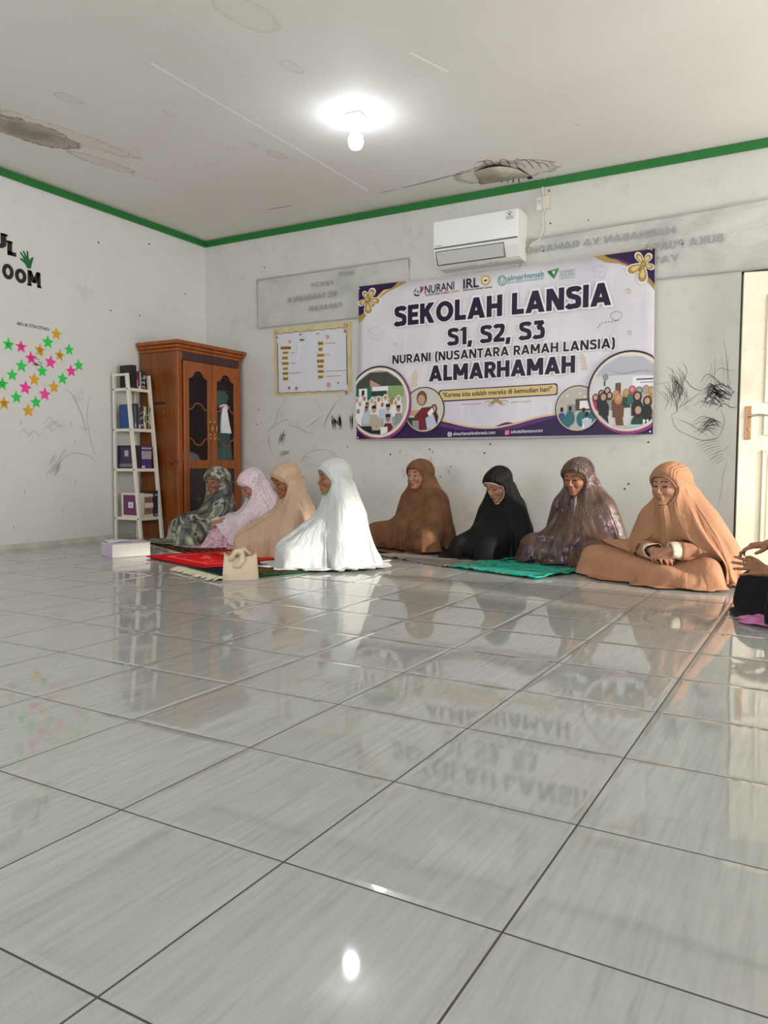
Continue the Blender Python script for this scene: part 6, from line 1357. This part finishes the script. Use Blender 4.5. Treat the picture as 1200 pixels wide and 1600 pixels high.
def inner_scarf(root, H, m, grow=-.004, w=.03):
    r0 = face_ring(H, 72, grow, .0); r1 = face_ring(H, 72, grow + w, .01); Hi = np.linalg.inv(H); k = H[:3, 0]
    Bh = Body(); head_prims(H, Bh); hc = Bh.colliders(); r0 = push_out(r0, hc, H[:3, 3] - npv(0, 0, .06), H[:3, 3], .0025); r1 = push_out(r1 - k * .012, hc, H[:3, 3] - npv(0, 0, .06), H[:3, 3], .004)
    v = [Vector(q) for q in r0] + [Vector(q) for q in r1]; o = mesh_obj('inner_scarf', v, [(i, (i + 1) % 72, 72 + (i + 1) % 72, 72 + i) for i in range(72)], m, root, True); o.modifiers.new('s', 'SOLIDIFY').thickness = .003
def tie_band(root, H, m, P, w=.0048, tail=True, z0=.012, slope=.16, lim=112):
    """the ribbon that ties the hood: runs over the settled hood from temple to temple round the back of the head"""
    Hi = np.linalg.inv(H); M, N, _ = P.shape; L = P @ Hi[:3, :3].T + Hi[:3, 3]; pts = []
    for dg_ in range(-lim, lim + 1, 6):
        i = int(round(dg_ / 360 * N)) % N; col = L[:, i]; k = col[:, 2] - (z0 + slope * col[:, 0]); jj = [j for j in range(1, M // 2) if k[j - 1] >= 0 > k[j]]
        if not jj:
            continue
        j = jj[0]; q = col[j - 1] + (col[j] - col[j - 1]) * (k[j - 1] / (k[j - 1] - k[j])); o_ = q * npv(1, 1, 0); pts.append(q + o_ / (np.linalg.norm(o_) + 1e-6) * .004)
    if len(pts) < 6: return
    band('tie_band', H, pts, w, m, root, closed=False)
    if tail:
        b = pts[len(pts) // 2]
        for s in (-1, 1): band('tie_tail', H, [b + npv(.002, s * .004, 0), b + npv(-.014, s * .016, .004), b + npv(-.020, s * .026, -.022)], w * .8, m, root, closed=False)
ROW = (-.31, -.95); ROW2 = (-.75, -.66)
w_, H_, B_, P_ = woman('white', 'person in a plain white prayer robe sitting on the dark olive rug', (540, 884), ROW2, (520, 746), 70, 4, 'kneel', oval(.54, -.28, .32, -.34), F_WHITE, M_SKIN, dict(pinhem=1, vslack=1.02, prop=[((.10, 0, .30), .09, (.40, 0, .12), .06), ((.12, .08, .26), .08, (.40, .08, .10), .055), ((.12, -.08, .26), .08, (.40, -.08, .10), .055)]), slack=(.12, .15), seed=3, grow=.004)
tie_band(w_, H_, F_WHITE, P_); inner_scarf(w_, H_, M_TEALS, -.008, .02)
# a faint embroidered border across the chest of the white robe
e = MB()
for k in range(50):
    j = int(MT_ * .30) + (k % 2); i = int(NT_ * (.5 + (k - 25) / 50 * .5)) % NT_; q = P_[j, i]; n_ = np.cross(P_[j, (i + 1) % NT_] - P_[j, i - 1], P_[j + 1, i] - P_[j - 1, i]); n_ = unit(n_) * (-1 if n_ @ (q - npv(0, 0, q[2])) < 0 else 1); c_ = q + n_ * .003
    e.ball(c_, .0038, 6)
e.build('embroidery', mat('silver_grey_thread', srgb(196, 200, 198), .6), w_, True)
w_, H_, B_, P_ = woman('cream', 'person in a cream satin prayer robe looking down, left of the person in white', (463, 868), ROW2, (446, 751), 62, 18, 'kneel', oval(.52, -.26, .27, -.28), F_CREAM, M_SKIN, dict(pinhem=1, vslack=1.02, prop=[((.10, 0, .28), .09, (.38, 0, .12), .07), ((.12, .08, .24), .08, (.38, .08, .10), .07), ((.12, -.08, .24), .08, (.38, -.08, .10), .07)]), slack=(.12, .15), seed=5)
tie_band(w_, H_, F_CREAM, P_)
w_, H_, B_, P_ = woman('pink', 'person in a pale pink floral prayer robe with head bowed low', (408, 852), ROW2, (393, 757), 76, 34, 'kneel', oval(.20, -.24, .28, -.28, .20, .12, .14), F_PINK, M_SKINL, dict(armL=((.16, .24, .20), (.32, .02, .21)), armR=((.16, -.24, .20), (.32, -.06, .20))), slack=(.12, .12), seed=7, skirt=dict(hem=oval(.60, -.30, .32, -.32), mat=F_PINK2, slack=.1))
tie_band(w_, H_, F_PINK, P_)
w_, H_, B_, P_ = woman('grey', 'person in a grey tie-dyed prayer robe sitting before the wardrobe', (338, 846), (-.62, -.78), (338, 752), 42, 4, 'cross', oval(.60, -.26, .38, -.36), F_GREY, M_SKIN, dict(pinhem=1), slack=(.12, .15), seed=9)
tie_band(w_, H_, F_GREY, P_)
w_, H_, B_, P_ = woman('brown', 'person in a brown checked prayer robe against the wall under the banner', (668, 857), ROW, (655, 742), 42, 2, 'cross', oval(.38, -.20, .32, -.36, .05, .04, .10), F_BROWN, M_SKINL, {}, slack=(.12, .12), seed=11, grow=.004, skirt=dict(hem=oval(.44, -.18, .40, -.44), slack=.1))
tie_band(w_, H_, F_BROWN, P_)
inner_scarf(w_, H_, M_REDS, -.006, .024)
w_, H_, B_, P_ = woman('black', 'person in a black prayer robe with white-edged hood looking down', (790, 868), ROW, (778, 757), 42, 26, 'kneel', oval(.50, -.26, .34, -.44), F_BLACK, M_SKINL, dict(pinhem=1, trim=M_LACE), slack=(.12, .15), seed=13)
KN = lambda s, y, x=.30: ((x, s * y, .115), (.24, -s * .04, .065), (.20, -s * .18, .045))
w_, H_, B_, P_ = woman('purple', 'person with closed eyes in a brown floral satin prayer robe on the teal rug', (920, 881), ROW, (902, 745), 32, 14, 'cross', oval(.28, -.22, .34, -.32, .16, .03, .08), F_SATIN, M_SKIN, dict(legL=KN(1, .21), legR=KN(-1, .25)), slack=(.12, .12), seed=15, skirt=dict(hem=oval(.46, -.20, .34, -.38), slack=.1))
tie_band(w_, H_, F_SATIN, P_)
aL, aR = ((.08, .26, .20), (.31, .055, .205)), ((.10, -.26, .19), (.31, -.055, .195))
w_, H_, B_, P_ = woman('peach', 'person in a peach prayer robe with clasped hands, nearest the door', (1074, 907), ROW, (1046, 757), 38, 6, 'cross', oval(.16, -.24, .30, -.26, .22, .03, .12), F_PEACH, M_SKINL, dict(noarm=True, armL=aL, armR=aR, handL=dict(d=(.45, -.85, -.2), n=(-.5, -.2, -.8), curl=(.75, .8, .8, .85)), handR=dict(d=(.40, .9, -.15), n=(-.5, .2, -.8), curl=(.6, .65, .7, .7)), legR=((.20, -.53, .115), (.36, .06, .075), (.36, .18, .05)), legL=((.26, .24, .10), (.20, -.16, .06), (.16, -.28, .045))), slack=(.12, .12), seed=17, skirt=dict(hem=oval(.46, -.18, .32, -.62), slack=.1, top=.18, c=(0, 0, .22)))
tie_band(w_, H_, F_PEACH, P_)
inner_scarf(w_, H_, M_DKS, -.004, .026)
def sleeve(root, el, wr, m, cuff, r0=.066, r1=.058, seed=0):
    el, wr = npv(*el), npv(*wr); d = unit(wr - el); x = unit(np.cross(d, npv(0, 0, 1))); y = np.cross(x, d); n, k = 28, 14
    def rings(t0, t1, ra, rb, kk, wob):
        v = []
        for j in range(kk + 1):
            t = t0 + (t1 - t0) * j / kk; c = el + (wr - el) * t; r = ra + (rb - ra) * j / kk
            for i in range(n):
                a = 2 * PI * i / n; rr = r * (1 + wob * math.sin(3 * a + 9 * t + seed) * t + .10 * mnoise.noise((math.cos(a) * 2, math.sin(a) * 2, t * 6 + seed))); v.append(Vector(c + (x * math.cos(a) + y * math.sin(a) * .85) * rr))
        return v, [(j * n + i, j * n + (i + 1) % n, (j + 1) * n + (i + 1) % n, (j + 1) * n + i) for j in range(kk) for i in range(n)]
    v, f = rings(-.02, .86, r0, r1, k, .12); o = mesh_obj('sleeve', v, f, m, root, True); o.modifiers.new('s', 'SOLIDIFY').thickness = .003
    if cuff: v, f = rings(.80, 1.04, r1 * .93, r1 * .90, 5, .10); c = mesh_obj('cuff', v, f, cuff, o, True); c.modifiers.new('s', 'SOLIDIFY').thickness = .003
sleeve(w_, *aL, F_PEACH, M_LACE, seed=1); sleeve(w_, *aR, F_PEACH, M_LACE, seed=4)

# the person at the right edge of the photo: only a knee and two hands show
root = thing('person', 'person in black at the right edge, only knee and two hands in view', 'person', (.13, 4.00, 0), math.atan2(-.44, -.9), 'people seated on the floor')
Rm = Matrix.Rotation(-math.atan2(-.44, -.9), 3, 'Z')
def at_local(px, py, dist):
    w = Vector((0, 0, CAMZ)) + ray(px, py) * dist; return npv(*(Rm @ (w - Vector((.13, 4.00, 0)))))
hl = npv(.06, .0, .64); H = head_frame(hl, (1, .1, -.1)); B = Body(); head_prims(H, B)
toL = lambda v: npv(*(Rm @ Vector(v)))
u1, u2 = at_local(1203, 851, 3.62), at_local(1204, 893, 3.50)
lft = -RT; dn = Vector((0, 0, -1))
add_sit_body(B, hl, 'cross', dict(legL=((.40, .22, .150), (.24, .02, .065), (.2, -.1, .045)), legR=((.34, -.26, .12), (.24, .06, .065), (.2, .16, .045)), armR=((.10, -.27, .26), tuple(u1)), armL=((.16, .30, .24), tuple(u2)),
    handR=dict(d=toL(lft * .9 - Vector((0, 0, .10))), n=toL(Vector((0, 0, -1))), curl=(.16, .34, .42, .5), t=.6), handL=dict(d=toL(lft * .93 + Vector((0, 0, .22))), n=toL(Vector((0, 0, -.45)) + FW * .8), curl=(.06, .1, .14, .2), t=.9, sp=.2)))
make_body(B, H, root, M_SKIN); cols = B.colliders()
sk = skirt_mesh(B, dict(hem=oval(.47, -.2, .40, -.40), slack=.1, fold=.012), 91); cloth_obj('skirt', sk, F_BLACK, root)
cols2 = tuple(np.concatenate([x, np.array([e_[k] for e_ in [(q[0], q[2], q[1] + .022, q[3] + .022) for q in B.c if q[4] and min(q[0][2], q[2][2]) < .22]])]) for k, x in enumerate(cols))
P = cape_start(H, 112, 44, oval(.16, -.26, .30, -.30, .34, .03, .2)); P[1:] = push_out(P[1:], cols2, npv(0, 0, .12), hl); pin = np.zeros((44, 112), bool); pin[0] = True
P = drape(P, pin, cols2, np.linspace(0, .15, 44), seed=21, clear=.014, floor=.03, steps=90); cloth_obj('prayer_cape', P, F_BLACK, root)
for el, wr in (((.10, -.27, .26), u1), ((.16, .30, .24), u2)): sleeve(root, el, tuple(npv(*el) + (wr - npv(*el)) * .93), mat('pale_grey_cloth', srgb(176, 172, 164), .8), None, .05, .040, seed=7)
# magenta cloth on the floor beside that knee
M_PKC = noisy('magenta_cloth', srgb(190, 96, 160), srgb(214, 150, 190), 14, .7, .3)
c0 = on_z(1187, 972); v = []; NA, NR_ = 48, 12
for j in range(NR_ + 1):
    for i in range(NA):
        a = 2 * PI * i / NA; r = j / NR_; R_ = .10 * (1 + .25 * math.sin(3 * a + 1) + .12 * math.sin(7 * a)); z = .006 + .026 * (1 - r ** 2) * (.6 + .8 * abs(mnoise.noise((r * 4 * math.cos(a), r * 4 * math.sin(a), 2)))) + .008 * (1 + math.sin(9 * a + 5 * r)) * r * (1 - r * .6)
        v.append((R_ * r * math.cos(a) * 1.3, R_ * r * math.sin(a) * .8, z))
pk_ = mesh_obj('crumpled_cloth', v, [(j * NA + i, j * NA + (i + 1) % NA, (j + 1) * NA + (i + 1) % NA, (j + 1) * NA + i) for j in range(NR_) for i in range(NA)], M_PKC, None, True); pk_.location = (c0.x + .03, c0.y - .03, 0); pk_.modifiers.new('s', 'SOLIDIFY').thickness = .003
tag(pk_, 'crumpled magenta cloth on the floor at the right edge', 'cloth')
# ------------------------------------------------------------------ printed marks that stand apart become parts of their own
def split_marks(o, gap):
    me = o.data; n = len(me.vertices); par = list(range(n))
    def find(a):
        while par[a] != a: par[a] = par[par[a]]; a = par[a]
        return a
    for p in me.polygons:
        a = find(p.vertices[0])
        for v in p.vertices[1:]: par[find(v)] = a
    isl = {}
    for i in range(n): isl.setdefault(find(i), []).append(i)
    keys = list(isl); co = np.array([v.co[:] for v in me.vertices]); bb = np.array([[co[isl[k]].min(0), co[isl[k]].max(0)] for k in keys]); grp = list(range(len(keys)))
    def g(a):
        while grp[a] != a: a = grp[a]
        return a
    for i in range(len(keys)):
        for j in range(i):
            if np.maximum(0, np.maximum(bb[i, 0] - bb[j, 1], bb[j, 0] - bb[i, 1]))[[0, 2]].max() < gap: grp[g(i)] = g(j)
    roots = sorted({g(i) for i in range(len(keys))})
    if len(roots) < 2: return
    own = {v: g(i) for i, k in enumerate(keys) for v in isl[k]}
    for r in roots:
        idx = [v for v in range(n) if own[v] == r]; mp = {v: q for q, v in enumerate(idx)}; fs, mi = [], []
        for p in me.polygons:
            if own[p.vertices[0]] == r: fs.append([mp[v] for v in p.vertices]); mi.append(p.material_index)
        c = mesh_obj(o.name.split('.')[0], co[idx], fs, list(me.materials), o.parent, False, mi); c.matrix_local = o.matrix_local
    bpy.data.objects.remove(o)
GAPS = dict(lettering=.024, lettering_outline=.02, quote_lettering=.0085, ghost_lettering=.022, doodle_print=.03, sprig_print=.05, label=.004, label_mark=.012, border_print=.02, eyelet=.01, icon_print=.02, small_lettering=.006, sticker=.01, paper_scrap=.002, vent_label=.01, screw=.05, wood_knot=.02)
for o in [q for q in COL.objects if q.type == 'MESH' and q.parent and q.name.split('.')[0] in GAPS]: split_marks(o, GAPS[o.name.split('.')[0]])
